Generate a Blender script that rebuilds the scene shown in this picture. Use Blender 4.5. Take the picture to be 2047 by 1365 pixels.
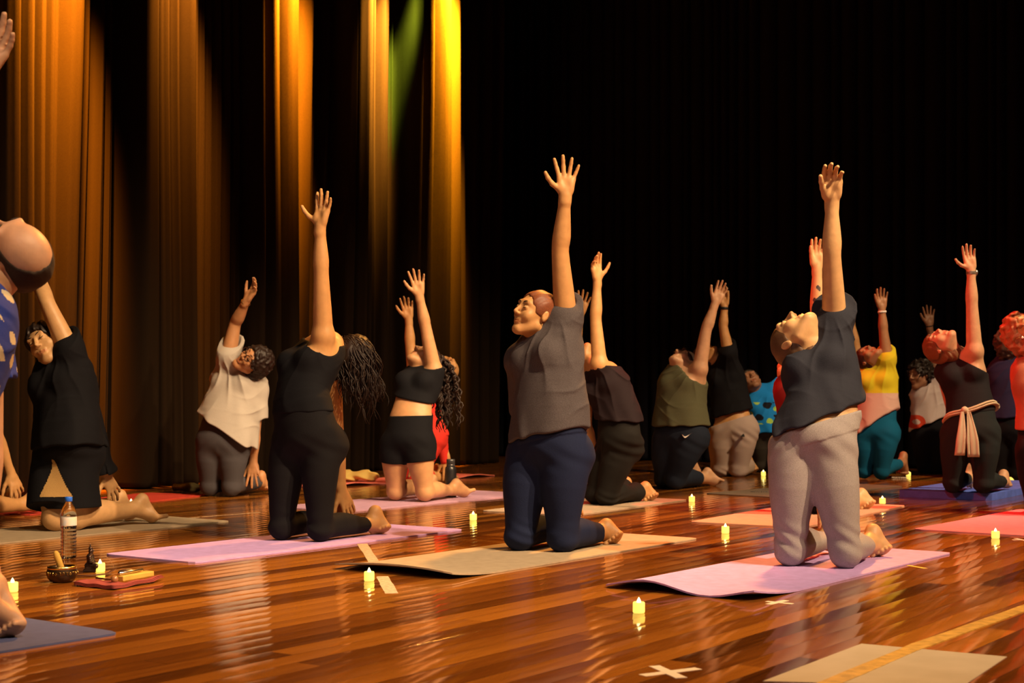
import bpy, math, random
import numpy as np
from mathutils import Vector
for _o in list(bpy.data.objects): bpy.data.objects.remove(_o)
SC = bpy.context.scene
COL = SC.collection
V = lambda *a: np.array(a, dtype=np.float64)
CAM_H = 0.69; FPX = 3000.0; HOR = 783.0; CX = 1023.5
def at(px, py, d):
    """a point of the place: picture bearing (px,py) at a distance d in front of the camera"""
    return V((px-CX)*d/FPX, d, CAM_H-(py-HOR)*d/FPX)
def fl(px, py, z=0.0):
    d = FPX*(CAM_H-z)/(py-HOR)
    return V((px-CX)*d/FPX, d, z)
# ---------------------------------------------------------------- camera
cd = bpy.data.cameras.new('camera'); cam = bpy.data.objects.new('camera', cd); COL.objects.link(cam)
cam.location = (0, 0, CAM_H); cam.rotation_euler = (math.pi/2, 0, 0)
cd.sensor_width = 36.0; cd.lens = 36.0*FPX/2047.0; cd.shift_y = (HOR-682.5)/2047.0
cd.clip_start = .05; cd.clip_end = 100
cd.dof.use_dof = True; cd.dof.focus_distance = 6.3; cd.dof.aperture_fstop = 5.6
SC.camera = cam
# ---------------------------------------------------------------- world, exposure
w = bpy.data.worlds.new('world'); SC.world = w; w.use_nodes = True
w.node_tree.nodes['Background'].inputs[0].default_value = (.55, .45, .6, 1)
w.node_tree.nodes['Background'].inputs[1].default_value = 0.018
SC.view_settings.view_transform = 'Standard'
SC.view_settings.look = 'None'
SC.view_settings.gamma = 1; SC.view_settings.use_curve_mapping = False
SC.view_settings.exposure = 0.0
# ---------------------------------------------------------------- stage lamps
def spot(name, loc, tgt, power, color, size=40, blend=.5, rad=.08):
    l = bpy.data.lights.new(name, 'SPOT'); l.energy = power; l.color = color
    l.spot_size = math.radians(size); l.spot_blend = blend; l.shadow_soft_size = rad
    o = bpy.data.objects.new(name, l); COL.objects.link(o); o.location = loc
    o.rotation_euler = (Vector(tgt)-Vector(loc)).to_track_quat('-Z', 'Y').to_euler()
    return o
# warm lamps of the front rig, high up and to the right
KEY = (1.0, .68, .38)
spot('stage_lamp_key', (6.2, 1.8, 6.4), (1.0, 6.2, .5), 4300, KEY, 42, .6, .1)
spot('stage_lamp_key', (3.4, 2.4, 7.0), (-1.7, 7.4, .4), 3600, KEY, 42, .6, .1)
spot('stage_lamp_key', (6.4, 6.0, 6.8), (1.9, 10.4, .6), 3800, KEY, 42, .6, .1)
spot('stage_lamp_key', (1.6, 5.2, 7.0), (-1.3, 9.7, .3), 1500, KEY, 32, .6, .1)
spot('stage_lamp_key', (2.0, -1.0, 6.6), (-1.8, 4.2, .4), 1800, KEY, 30, .6, .1)
# neutral front light
spot('stage_lamp_front', (-2.0, -2.0, 6.0), (1.2, 6.4, .3), 650, (1.0, .74, .60), 40, .7, .15)
# red side light high in the wings, then an added red fill for the floor
spot('stage_lamp_red', (-4.4, 6.2, 5.4), (2.55, 8.95, .9), 2000, (1.0, .025, .012), 17, .6, .06)
spot('stage_lamp_red', (.3, 12.2, 4.8), (3.0, 11.3, .9), 650, (1.0, .03, .015), 28, .6, .06)
spot('stage_lamp_red_back', (-3.6, 8.6, 5.0), (-.5, 11.9, .2), 260, (1.0, .04, .01), 17, .6, .06)
spot('stage_lamp_red_back', (-4.4, 6.0, 5.0), (-2.5, 9.9, 0), 60, (1.0, .08, .02), 16, .7, .06)
spot('red_floor_fill', (.6, 12.4, 6.2), (1.7, 8.0, 0), 3000, (1.0, .02, .01), 30, .8, .1)  # added backlight that only reddens the boards, not a lamp of the rig
# amber overhead wash falling on the stage floor
spot('stage_lamp_wash', (2.4, 11.5, 7.2), (.3, 4.0, 0), 4900, (1.0, .40, .07), 46, .8, .3)
# top lights grazing the side curtain
def graze(px, dist, power, color, size, down=3.5, tilt=0.0, out=.55, h=5.1):
    # a point on the curtain line at bearing px
    t = curt_t(px); b = curt_p(t)
    n = V(.82, -.57, 0)
    loc = b+n*out+V(0, 0, h); tgt = b+V(.57, .82, 0)*tilt+n*.02+V(0, 0, down)
    spot('curtain_top_lamp', tuple(loc), tuple(tgt), power, color, size, .9, .05)
C0 = V(-2.67, 10.78, 0); CDIR = V(.5708, .8211, 0)
def curt_t(px):
    k = (px-CX)/FPX
    return (k*C0[1]-C0[0])/(CDIR[0]-k*CDIR[1])
def curt_p(t): return C0+CDIR*t
graze(60, 0, 63000, (1, .32, .012), 34)
graze(330, 0, 21000, (1, .36, .03), 30)
graze(545, 0, 105100, (1, .33, .01), 26)
graze(730, 0, 49000, (1, .46, .05), 22)
graze(788, 0, 21000, (.42, .7, .04), 10)
graze(858, 0, 133100, (1, .40, .01), 28)
# ---------------------------------------------------------------- materials
MATS = {}
def mat(name, col, rough=.6, metal=0, spec=.4, emit=None, es=0, bump=None, speck=0, sss=0, sheen=0, trans=0, col2=None, nscale=12, alpha=None, coat=0):
    if name in MATS: return MATS[name]
    m = bpy.data.materials.new(name); m.use_nodes = True; N = m.node_tree.nodes; L = m.node_tree.links
    b = N['Principled BSDF']; b.inputs['Base Color'].default_value = (*col, 1); b.inputs['Roughness'].default_value = rough
    b.inputs['Metallic'].default_value = metal; b.inputs['Specular IOR Level'].default_value = spec
    if emit: b.inputs['Emission Color'].default_value = (*emit, 1); b.inputs['Emission Strength'].default_value = es
    if sss: b.inputs['Subsurface Weight'].default_value = sss; b.inputs['Subsurface Radius'].default_value = (.02, .008, .004); b.inputs['Subsurface Scale'].default_value = .5
    if sheen: b.inputs['Sheen Weight'].default_value = sheen; b.inputs['Sheen Roughness'].default_value = .5
    if trans: b.inputs['Transmission Weight'].default_value = trans; b.inputs['IOR'].default_value = 1.33
    if coat: b.inputs['Coat Weight'].default_value = coat
    if alpha is not None: b.inputs['Alpha'].default_value = alpha
    tc = N.new('ShaderNodeTexCoord')
    if speck or col2:
        n = N.new('ShaderNodeTexNoise'); n.inputs['Scale'].default_value = nscale; n.inputs['Detail'].default_value = 4
        L.new(tc.outputs['Object'], n.inputs['Vector'])
        r = N.new('ShaderNodeValToRGB'); L.new(n.outputs['Fac'], r.inputs[0])
        c2 = col2 or tuple(min(1, c*(1+speck)) for c in col); c1 = col if col2 else tuple(c*(1-speck) for c in col)
        r.color_ramp.elements[0].position = .35; r.color_ramp.elements[1].position = .65
        r.color_ramp.elements[0].color = (*c1, 1); r.color_ramp.elements[1].color = (*c2, 1)
        L.new(r.outputs[0], b.inputs['Base Color'])
    if bump:
        n = N.new('ShaderNodeTexNoise'); n.inputs['Scale'].default_value = bump[0]; n.inputs['Detail'].default_value = 5
        L.new(tc.outputs['Object'], n.inputs['Vector'])
        bp = N.new('ShaderNodeBump'); bp.inputs['Strength'].default_value = bump[1]; bp.inputs['Distance'].default_value = bump[2]
        L.new(n.outputs['Fac'], bp.inputs['Height']); L.new(bp.outputs[0], b.inputs['Normal'])
    MATS[name] = m; return m
def skin(k, tone): return mat('skin_'+k, tone, .48, spec=.35, sss=.06, speck=.07, nscale=26, bump=(90, .12, .004))
def cloth(k, c, **kw):
    kw.setdefault('speck', .12); kw.setdefault('nscale', 380); kw.setdefault('bump', (240, .25, .003)); kw.setdefault('sheen', .0)
    return mat('cloth_'+k, c, .85, spec=.15, **kw)
# ---------------------------------------------------------------- objects helpers
def props(o, label=None, cat=None, group=None, kind=None):
    if label: o['label'] = label
    if cat: o['category'] = cat
    if group: o['group'] = group
    if kind: o['kind'] = kind
    return o
def mesh_obj(name, verts, faces, m, parent=None, smooth=True, origin=None, mi=None):
    me = bpy.data.meshes.new(name)
    verts = np.asarray(verts, dtype=np.float64)
    if parent is not None: org = np.array(parent.location)
    elif origin is not None: org = np.asarray(origin, dtype=float)
    else: org = V(0, 0, 0)
    v = verts-org
    if isinstance(faces, np.ndarray) and faces.ndim == 2:
        nf, k = faces.shape
        me.vertices.add(len(v)); me.vertices.foreach_set('co', v.astype(np.float32).ravel())
        me.loops.add(nf*k); me.loops.foreach_set('vertex_index', faces.astype(np.int32).ravel())
        me.polygons.add(nf); me.polygons.foreach_set('loop_start', np.arange(0, nf*k, k, dtype=np.int32))
        me.polygons.foreach_set('loop_total', np.full(nf, k, dtype=np.int32))
        me.update(calc_edges=True)
    else:
        me.from_pydata([tuple(x) for x in v], [], [tuple(f) for f in faces])
    if smooth: me.polygons.foreach_set('use_smooth', np.ones(len(me.polygons), dtype=bool))
    for mm in (m if isinstance(m, (list, tuple)) else [m]): me.materials.append(mm)
    if mi is not None: me.polygons.foreach_set('material_index', np.asarray(mi, dtype=np.int32))
    me.update()
    o = bpy.data.objects.new(name, me); COL.objects.link(o)
    if parent is not None: o.parent = parent
    else: o.location = org
    return o
def empty(name, loc, label=None, cat=None, group=None):
    o = bpy.data.objects.new(name, None); o.empty_display_size = .05; COL.objects.link(o); o.location = tuple(loc)
    return props(o, label, cat, group)
class MB:
    def __init__(s): s.v = []; s.f = []
    def add(s, v, f):
        k = len(s.v); s.v += [tuple(x) for x in v]; s.f += [tuple(i+k for i in q) for q in f]; return s
    def lathe(s, c, prof, n=28, axis=None, cap=True):
        c = np.asarray(c, float); ax = V(0, 0, 1) if axis is None else nz(axis)
        u = nz(np.cross(ax, V(0, 1, 0) if abs(ax[1]) < .9 else V(1, 0, 0))); w_ = np.cross(ax, u)
        vs = []; fs = []
        for r, z in prof:
            for i in range(n):
                a = 2*math.pi*i/n; vs.append(c+ax*z+(u*math.cos(a)+w_*math.sin(a))*r)
        for j in range(len(prof)-1):
            for i in range(n):
                a = j*n+i; b = j*n+(i+1) % n; fs.append((a, b, b+n, a+n))
        if cap: fs.append(tuple(range(n))[::-1]); k = (len(prof)-1)*n; fs.append(tuple(range(k, k+n)))
        return s.add(vs, fs)
    def tube(s, pts, rad, n=6, flat=1.0, up=None):
        pts = [np.asarray(p, float) for p in pts]; m_ = len(pts)
        rad = rad if hasattr(rad, '__len__') else [rad]*m_
        vs = []; fs = []; prev = None
        for j, p in enumerate(pts):
            t = nz(pts[min(j+1, m_-1)]-pts[max(j-1, 0)])
            if up is not None: u = nz(np.cross(t, up))
            elif prev is None: u = nz(np.cross(t, V(.3, .2, 1) if abs(t[2]) < .9 else V(1, .1, 0)))
            else: u = nz(prev-t*np.dot(prev, t))
            prev = u; w_ = np.cross(t, u)
            for i in range(n):
                a = 2*math.pi*i/n; vs.append(p+(u*math.cos(a)+w_*math.sin(a)*flat)*rad[j])
        for j in range(m_-1):
            for i in range(n):
                a = j*n+i; b = j*n+(i+1) % n; fs.append((a, b, b+n, a+n))
        fs.append(tuple(range(n))[::-1]); k = (m_-1)*n; fs.append(tuple(range(k, k+n)))
        return s.add(vs, fs)
    def box(s, c, u, v_, w_, bev=0):
        c = np.asarray(c, float); u = np.asarray(u, float); v_ = np.asarray(v_, float); w_ = np.asarray(w_, float)
        vs = [c+u*a+v_*b+w_*d for a in (-1, 1) for b in (-1, 1) for d in (-1, 1)]
        return s.add(vs, [(0, 1, 3, 2), (4, 6, 7, 5), (0, 4, 5, 1), (2, 3, 7, 6), (0, 2, 6, 4), (1, 5, 7, 3)])
    def build(s, name, m, parent=None, smooth=True, origin=None, bevel=0):
        o = mesh_obj(name, s.v, s.f, m, parent, smooth, origin)
        if bevel:
            b = o.modifiers.new('bevel', 'BEVEL'); b.width = bevel; b.segments = 2; b.limit_method = 'ANGLE'
        return o
def nz(v):
    v = np.asarray(v, float); l = np.linalg.norm(v); return v/l if l > 1e-9 else V(0, 0, 1)
# ---------------------------------------------------------------- distance-field modeller
def seg(a, b, ra, rb, side=None, fa=1., fb=None, k=.02, op='u'):
    return dict(t='seg', a=np.asarray(a, np.float32), b=np.asarray(b, np.float32), ra=ra, rb=rb,
                side=None if side is None else nz(side).astype(np.float32), fa=fa, fb=fa if fb is None else fb, k=k, op=op, inf=0.)
def ell(c, rx, ry, rz, X=None, Y=None, Z=None, k=.015, op='u'):
    X = V(1, 0, 0) if X is None else nz(X); Y = V(0, 1, 0) if Y is None else nz(Y); Z = V(0, 0, 1) if Z is None else nz(Z)
    X = nz(X-Z*np.dot(X, Z)); Y = np.cross(Z, X)
    return dict(t='ell', c=np.asarray(c, np.float32), M=np.stack([X, Y, Z]).astype(np.float32), r=np.array([rx, ry, rz], np.float32), k=k, op=op, inf=0.)
def plane(p, n, op='i', k=.004):       # keeps the side the normal points away from
    return dict(t='pl', p=np.asarray(p, np.float32), n=nz(n).astype(np.float32), k=k, op=op, inf=0.)
def pd(pr, P):
    if pr['t'] == 'grp':
        D = None
        for p in pr['prims']: D = pd(p, P) if D is None else comb(D, pd(p, P), p)
        return D
    if pr['t'] == 'seg':
        ba = pr['b']-pr['a']; pa = P-pr['a']; L2 = float(ba@ba)+1e-9; L = math.sqrt(L2)
        t = (pa@ba)/L2; q = pa-t[..., None]*ba; dr = pr['ra']-pr['rb']; sl = max(-.9, min(.9, dr/L))
        if pr['side'] is not None:
            u = q@pr['side']; f = pr['fa']+(pr['fb']-pr['fa'])*np.clip(t, 0, 1)
            q = q+(u/f-u)[..., None]*pr['side']
        rho2 = (q*q).sum(-1)
        h = np.clip(t-np.sqrt(rho2)*(sl/math.sqrt(1-sl*sl)/L), 0, 1)
        return np.sqrt(rho2+((t-h)*L)**2)-(pr['ra']-dr*h)-pr['inf']
    if pr['t'] == 'ell':
        r = pr['r']+pr['inf']; q = (P-pr['c'])@pr['M'].T
        k0 = np.sqrt(((q/r)**2).sum(-1)); k1 = np.sqrt(((q/(r*r))**2).sum(-1))+1e-6
        return k0*(k0-1)/k1
    return (P-pr['p'])@pr['n']-pr['inf']
def grp(prims, k=.02, op='u'): return dict(t='grp', prims=prims, k=k, op=op, inf=0.)
def chain(nodes, k=.02, ki=1e-5, sub=3):
    # a limb or trunk: (point, radius, side, width factor) nodes joined by a smooth curve
    n = len(nodes); P = []; R = []; S = []; W = []
    g_ = lambda i: nodes[min(max(i, 0), n-1)]
    for i in range(n-1):
        for j in range(sub):
            t = j/sub; a, b, c, d = g_(i-1), g_(i), g_(i+1), g_(i+2)
            cr = lambda q: .5*((2*q(b))+(q(c)-q(a))*t+(2*q(a)-5*q(b)+4*q(c)-q(d))*t*t+(3*q(b)-q(a)-3*q(c)+q(d))*t**3)
            P.append(cr(lambda z: z[0])); R.append(cr(lambda z: z[1])); W.append(cr(lambda z: z[3] if len(z) > 3 else 1.)); S.append(None if len(b) < 3 else nz(b[2]*(1-t)+c[2]*t))
    P.append(nodes[-1][0]); R.append(nodes[-1][1]); W.append(nodes[-1][3] if len(nodes[-1]) > 3 else 1.); S.append(None if len(nodes[-1]) < 3 else nodes[-1][2])
    return grp([seg(P[i], P[i+1], R[i], R[i+1], None if S[i] is None else S[i]+S[i+1], W[i], W[i+1], k=ki) for i in range(len(P)-1)], k)
def leaves(ps):
    for p in ps:
        if p['t'] == 'grp': yield from leaves(p['prims'])
        elif p['op'] == 'u': yield p
def comb(D, d, pr):
    k = pr['k']
    if pr['op'] == 'u':
        h = np.maximum(k-np.abs(D-d), 0)/k; return np.minimum(D, d)-h*h*k*.25
    if pr['op'] == 's': d = -d
    h = np.maximum(k-np.abs(D-d), 0)/k; return np.maximum(D, d)+h*h*k*.25
CORN = [(i, j, k) for i in (0, 1) for j in (0, 1) for k in (0, 1)]
def sdf_mesh(prims, vox, post=None):
    us = list(leaves(prims))
    lo = np.full(3, 1e9); hi = -lo
    for p in us:
        if p['t'] == 'seg':
            r = max(p['ra']*max(p['fa'], 1), p['rb']*max(p['fb'], 1))+p['inf']; a = np.minimum(p['a'], p['b'])-r; b = np.maximum(p['a'], p['b'])+r
        else: r = float(p['r'].max())+p['inf']; a = p['c']-r; b = p['c']+r
        lo = np.minimum(lo, a); hi = np.maximum(hi, b)
    lo -= .04; hi += .04; B = 8; bs = vox*B
    nb = np.ceil((hi-lo)/bs).astype(int)
    g = np.stack(np.meshgrid(*[np.arange(n) for n in nb], indexing='ij'), -1).reshape(-1, 3)
    cen = (lo+(g+.5)*bs).astype(np.float32); Rb = bs*.8661
    D = np.full(len(cen), 9., np.float32); rel = np.zeros((len(prims), len(cen)), bool)
    for i, p in enumerate(prims):
        d = pd(p, cen); D = comb(D, d, p)
        if p['op'] == 'i': rel[i] = d > -(Rb+p['k']+.01)
        else: rel[i] = d < Rb*1.15+p['k']+.012
    act = np.abs(D) < Rb*1.25+.02
    g = g[act]; rel = rel[:, act]
    st = np.stack(np.meshgrid(*[np.arange(B+1)]*3, indexing='ij'), -1).reshape(-1, 3)
    verts = []; keys = []; quads = []
    NBIG = 1 << 20
    key = lambda c: (c[..., 0].astype(np.int64)*4096+c[..., 1])*4096+c[..., 2]
    for s0 in range(0, len(g), 1500):
        gg = g[s0:s0+1500]; rr = rel[:, s0:s0+1500]
        P = (lo+(gg[:, None, :]*B+st[None])*vox).astype(np.float32)
        D = np.full(P.shape[:2], 1., np.float32)
        for i, p in enumerate(prims):
            ix = np.nonzero(rr[i])[0]
            if len(ix): D[ix] = comb(D[ix], pd(p, P[ix]), p)
        if post is not None:
            near = np.nonzero(np.abs(D).min(1) < .03)[0]
            if len(near): D[near] = D[near]+post(P[near])
        D = D.reshape(-1, B+1, B+1, B+1); S = D < 0
        c = np.stack([S[:, i:B+i, j:B+j, k:B+k] for i, j, k in CORN], -1)
        cnt = c.sum(-1); ac = np.nonzero((cnt > 0) & (cnt < 8))
        if len(ac[0]) == 0: continue
        val = np.stack([D[ac[0], ac[1]+i, ac[2]+j, ac[3]+k] for i, j, k in CORN], -1)
        acc = np.zeros((len(val), 3)); n = np.zeros(len(val))
        for a in range(8):
            for b in range(a+1, 8):
                ca, cb = np.array(CORN[a]), np.array(CORN[b])
                if abs(ca-cb).sum() != 1: continue
                m = (val[:, a] < 0) != (val[:, b] < 0); t = val[m, a]/(val[m, a]-val[m, b])
                acc[m] += ca+(cb-ca)*t[:, None]; n[m] += 1
        cell = gg[ac[0]]*B+np.stack(ac[1:], -1)
        verts.append(lo+(cell+acc/n[:, None])*vox); keys.append(key(cell))
        for ax in range(3):
            sl0 = [slice(None)]+[slice(0, B)]*3; sl1 = list(sl0); sl1[ax+1] = slice(1, B+1)
            A = S[tuple(sl0)]; Bq = S[tuple(sl1)]; e = np.nonzero(A != Bq); inn = A[e]
            cc = gg[e[0]]*B+np.stack(e[1:], -1)
            o1 = np.zeros(3, int); o2 = np.zeros(3, int); o1[(ax+1) % 3] = 1; o2[(ax+2) % 3] = 1
            q = np.stack([key(cc-o1-o2), key(cc-o2), key(cc), key(cc-o1)], -1)
            q[~inn] = q[~inn][:, ::-1]; quads.append(q)
    verts = np.concatenate(verts); keys = np.concatenate(keys); quads = np.concatenate(quads)
    o = np.argsort(keys); ks = keys[o]; idx = np.searchsorted(ks, quads); idx = np.minimum(idx, len(ks)-1)
    ok = (ks[idx] == quads).all(1)
    return verts[o], idx[ok]
# ---------------------------------------------------------------- people
def lerp(a, b, t): return a+(b-a)*t
def hand_prims(W, D, N, S, sc=1., spread=.16, curl=.12, thumb=.8, gap=1.0):
    D = nz(D); S = nz(S-D*np.dot(S, D)); N = nz(N-D*np.dot(N, D)-S*np.dot(N, S))
    P = []
    offs = [.031, .0105, -.0105, -.030]; along = [.083, .087, .083, .074]
    ln = [.070, .078, .073, .057]; rr = [.0094, .0096, .0092, .0082]
    P.append(seg(W-D*.03*sc, W+D*.02*sc, .0225*sc, .0200*sc, S, 1.15, 1.45, k=.012))
    P.append(seg(W+D*.02*sc, W+D*.066*sc, .0165*sc, .0125*sc, S, 1.75, 2.9, k=.012))
    P.append(ell(W+D*.035*sc+S*.024*sc+N*.008*sc, .016*sc, .030*sc, .014*sc, S, D, N, k=.010))
    P.append(ell(W+D*.040*sc-S*.022*sc+N*.006*sc, .013*sc, .034*sc, .012*sc, S, D, N, k=.010))
    for i in range(4):
        a = spread*(1.5-i)*.62; base = W+D*along[i]*sc+S*offs[i]*sc*gap
        P.append(seg(W+D*.03*sc+S*offs[i]*.6*sc, base, .011*sc, .0098*sc, k=.008))
        c = curl*(1+.25*i) if not hasattr(curl, '__len__') else curl[i]
        p = base; ang = c*.5
        for j, fr in enumerate((.44, .31, .27)):
            d = nz((D*math.cos(a)+S*math.sin(a))*math.cos(ang)+N*math.sin(ang))
            q = p+d*ln[i]*fr*sc
            P.append(seg(p, q, rr[i]*sc*(1-.07*j), rr[i]*sc*(.95-.09*j), k=.0035)); p = q; ang += c
    p = W+D*.022*sc+S*.026*sc+N*.006*sc; th = thumb
    for j, (l, r0, r1) in enumerate(((.040, .0135, .0108), (.031, .0106, .0095), (.026, .0095, .0078))):
        d = nz(D*math.cos(th)+S*math.sin(th)+N*.25); q = p+d*l*sc
        P.append(seg(p, q, r0*sc, r1*sc, k=.006)); p = q; th *= .72
    return P
def foot_prims(A, H, B, T, sc=1.):
    ax = nz(B-H); T = nz(T); lat = np.cross(ax, T)
    if np.linalg.norm(lat) < .2: lat = np.cross(ax, V(0, 0, 1)) if abs(ax[2]) < .8 else np.cross(ax, V(1, 0, 0))
    lat = nz(lat); P = []
    P.append(seg(A, H, .033*sc, .030*sc, k=.02))
    P.append(seg(A, lerp(A, B, .9), .033*sc, .018*sc, lat, 1.05, 1.8, k=.02))
    P.append(seg(H, B, .026*sc, .017*sc, lat, 1., 2.1, k=.02))
    for s in (-1, 1): P.append(ell(A+lat*s*.024*sc, .014*sc, .014*sc, .014*sc, k=.012))
    ln = [.052, .046, .042, .036, .030]; r = [.0125, .0088, .0085, .008, .0078]; of = [.030, .010, -.006, -.021, -.034]
    for i in range(5):
        b = B+lat*of[i]*sc; d = nz(T+lat*(.12-.06*i))
        P.append(seg(b, b+d*ln[i]*.55*sc, r[i]*1.1*sc, r[i]*.9*sc, k=.006)); P.append(seg(b+d*ln[i]*.55*sc, b+d*ln[i]*sc, r[i]*.9*sc, r[i]*sc, k=.004))
    return P
def bez(a, b, c, t): return a*(1-t)**2+b*2*t*(1-t)+c*t*t
class Body: pass
def solve(s):
    d0 = s['d0']; J = Body(); J.s = s; s['floor'] = s.get('floor', .006)+.008; g = s.get('g', 1.); J.g = g
    G = lambda k, df=None: (at(s[k][0], s[k][1], d0+(s[k][2] if len(s[k]) > 2 else 0)) if k in s else df)
    fz = s.get('floor', .006)
    for k in ('pel', 'chest', 'neck', 'head', 'shU', 'elU', 'wrU', 'tipU', 'shD', 'elD', 'wrD', 'tipD', 'kN', 'kF', 'aN', 'aF', 'hN', 'hF', 'bN', 'bF'):
        setattr(J, k, G(k))
    for k in ('kN', 'kF'):
        p = getattr(J, k); p[2] = fz+.054*g
    J.pf = nz(np.array(s.get('pf', (-.57, -.82, 0)), float)); J.cf = nz(np.array(s.get('cf', tuple(J.pf)), float))
    if J.aN is None: J.aN = J.kN+nz(np.array(s.get('shin', (.5, .86, 0)), float))*.385; J.aN[2] = fz+.062
    if J.aF is None: J.aF = J.kF+nz(np.array(s.get('shin', (.5, .86, 0)), float))*.385; J.aF[2] = fz+.062
    for q in 'NF':
        A = getattr(J, 'a'+q); K = getattr(J, 'k'+q); A[2] = max(A[2], fz+.045); bk = nz((A-K)*V(1, 1, 0))
        if getattr(J, 'h'+q) is None: setattr(J, 'h'+q, A+bk*.035+V(0, 0, .045))
        if getattr(J, 'b'+q) is None: setattr(J, 'b'+q, A+bk*.085+V(0, 0, 0))
        b = getattr(J, 'b'+q); b[2] = max(b[2], fz+.019) if s.get('air') else fz+.019
    J.sp1 = nz(J.chest-J.pel); J.ctl = (J.chest-.16*J.pel-.36*J.neck)/.48
    side = np.cross(J.sp1, J.pf); side = nz(side); J.ps = side if side[0] > 0 else -side
    side = nz(np.cross(nz(J.neck-J.chest+J.sp1*.2), J.cf)); J.cs = side if side[0] > 0 else -side
    J.pfr = nz(np.cross(J.ps, J.sp1)); J.pfr = J.pfr if np.dot(J.pfr, J.pf) > 0 else -J.pfr
    J.cfr = nz(np.cross(J.cs, nz(J.neck-J.chest+J.sp1*.2))); J.cfr = J.cfr if np.dot(J.cfr, J.cf) > 0 else -J.cfr
    J.hipN = G('hipN', J.pel+J.ps*.088*g-J.sp1*.02); J.hipF = G('hipF', J.pel-J.ps*.088*g-J.sp1*.02)
    J.F = nz(np.array(s['F'], float)); J.U = np.array(s['U'], float); J.U = nz(J.U-J.F*np.dot(J.U, J.F)); J.S = nz(np.cross(J.F, J.U))
    if s.get('chk'):
        dl = lambda a, b: round(float(np.linalg.norm(a-b)), 2)
        print('CHK', s['id'], 'trunk', dl(J.pel, J.chest), dl(J.chest, J.neck), 'head', dl(J.neck, J.head), 'thigh', dl(J.hipN, J.kN), dl(J.hipF, J.kF), 'shin', dl(J.kN, J.aN), dl(J.kF, J.aF),
              'armU', dl(J.shU, J.elU), dl(J.elU, J.wrU), dl(J.wrU, J.tipU), 'armD', dl(J.shD, J.elD), dl(J.elD, J.wrD), dl(J.wrD, J.tipD), 'sh', dl(J.shU, J.shD), 'kz', round(float(J.pel[2]), 2))
    return J
TW = [(0, .150, .108), (.25, .140, .100), (.45, .124, .092), (.70, .138, .100), (.88, .135, .088), (1.0, .085, .062)]
def torso(J, inf=0., lo=0., loose=0., wide=1., k=.035, fill=0.):
    g = J.g*J.s.get('tg', 1.); N = []
    nodes = TW if lo >= 0 else [(lo, .150, .112)]+TW
    for t, wd, dp in nodes:
        f_ = 1+fill*math.exp(-((t-.42)/.2)**2); wd = wd*g*wide*f_; dp = dp*g*wide*f_; x = loose*max(0, 1-t)**.7
        c = bez(J.pel, J.ctl, J.neck, t) if t >= 0 else J.pel+(J.pel-J.chest)/np.linalg.norm(J.pel-J.chest)*(-t)*.5
        s_ = nz(lerp(J.ps, J.cs, min(1, max(0, t))))
        r = dp+x+inf; N.append((c, r, s_, (wd+x+inf)/r))
    return [chain(N, k=k, sub=2)]
def bez_t(J, t): return bez(J.pel, J.ctl, J.neck, t)
def bust(J, inf=0.):
    b = J.s.get('bust', 1.)
    if b <= 0: return []
    g = J.g; c = bez_t(J, .70)
    return [ell(c+J.cfr*.075*g+J.cs*q*.065*g, .062*g*b+inf, .055*g*b+inf, .062*g*b+inf, J.cs, J.cfr, np.cross(J.cs, J.cfr), k=.03) for q in (-1, 1)]
def butt(J, inf=0.):
    g = J.g*J.s.get('bt', 1.); P = []
    for h in (J.hipN, J.hipF): P.append(ell(h-J.pfr*.055*g+J.sp1*.01, .085*g+inf, .085*g+inf, .095*g+inf, J.ps, J.pfr, J.sp1, k=.04))
    return P
def girdle(J, inf=0., which='UD'):
    g = J.g; P = []
    for q in which:
        sh = getattr(J, 'sh'+q); P.append(seg(lerp(J.neck, J.chest, .25), sh, .056*g+inf, .050*g+inf, k=.03))
        P.append(seg(bez_t(J, .66)+(J.cs if np.dot(sh-J.chest, J.cs) > 0 else -J.cs)*.07*g, sh, .062*g+inf, .046*g+inf, k=.035))
    return P
def arm(J, q, inf=0., fr=2., flare=0.):
    """fr: 1 = to the elbow, 2 = to the wrist"""
    g = J.g*J.s.get('ag', 1.); S_, E, W = getattr(J, 'sh'+q), getattr(J, 'el'+q), getattr(J, 'wr'+q)
    N = [(S_, .050*g+inf), (lerp(S_, E, .45), .0445*g+inf), (E, .0365*g+inf), (lerp(E, W, .28), .0385*g+inf), (lerp(E, W, .7), .0285*g+inf), (W, .0225*g**.5+inf)]
    if fr < 1: N = [N[0], (lerp(S_, E, fr*.6), .048*g+inf+flare*.6), (lerp(S_, E, fr+.06), .045*g+inf+flare*1.1)]
    elif fr < 2: N = N[:3]+[(lerp(E, W, fr-1), .034*g+inf+flare)] if fr < 1.6 else N[:5]+[(lerp(E, W, fr-1+.04), .026*g+inf+flare)]
    c = chain(N, k=.02)
    if fr < 2:
        n = nz(E-S_) if fr <= 1 else nz(W-E); p = lerp(S_, E, fr) if fr <= 1 else lerp(E, W, fr-1)
        if q == 'U' and fr < 1: n = nz(n+nz(V(-.3, -1, 0))*1.15)
        c['prims'].append(plane(p, n)); c['k'] = .03
        if inf > .01 and fr < 1.5:
            d_ = nz(E-S_) if fr <= 1 else nz(W-E); c['prims'].append(seg(p-d_*.035, p+d_*.12, .040*g+inf*.3, .047*g+inf*.8, k=.006, op='s'))
    return [c]
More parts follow.
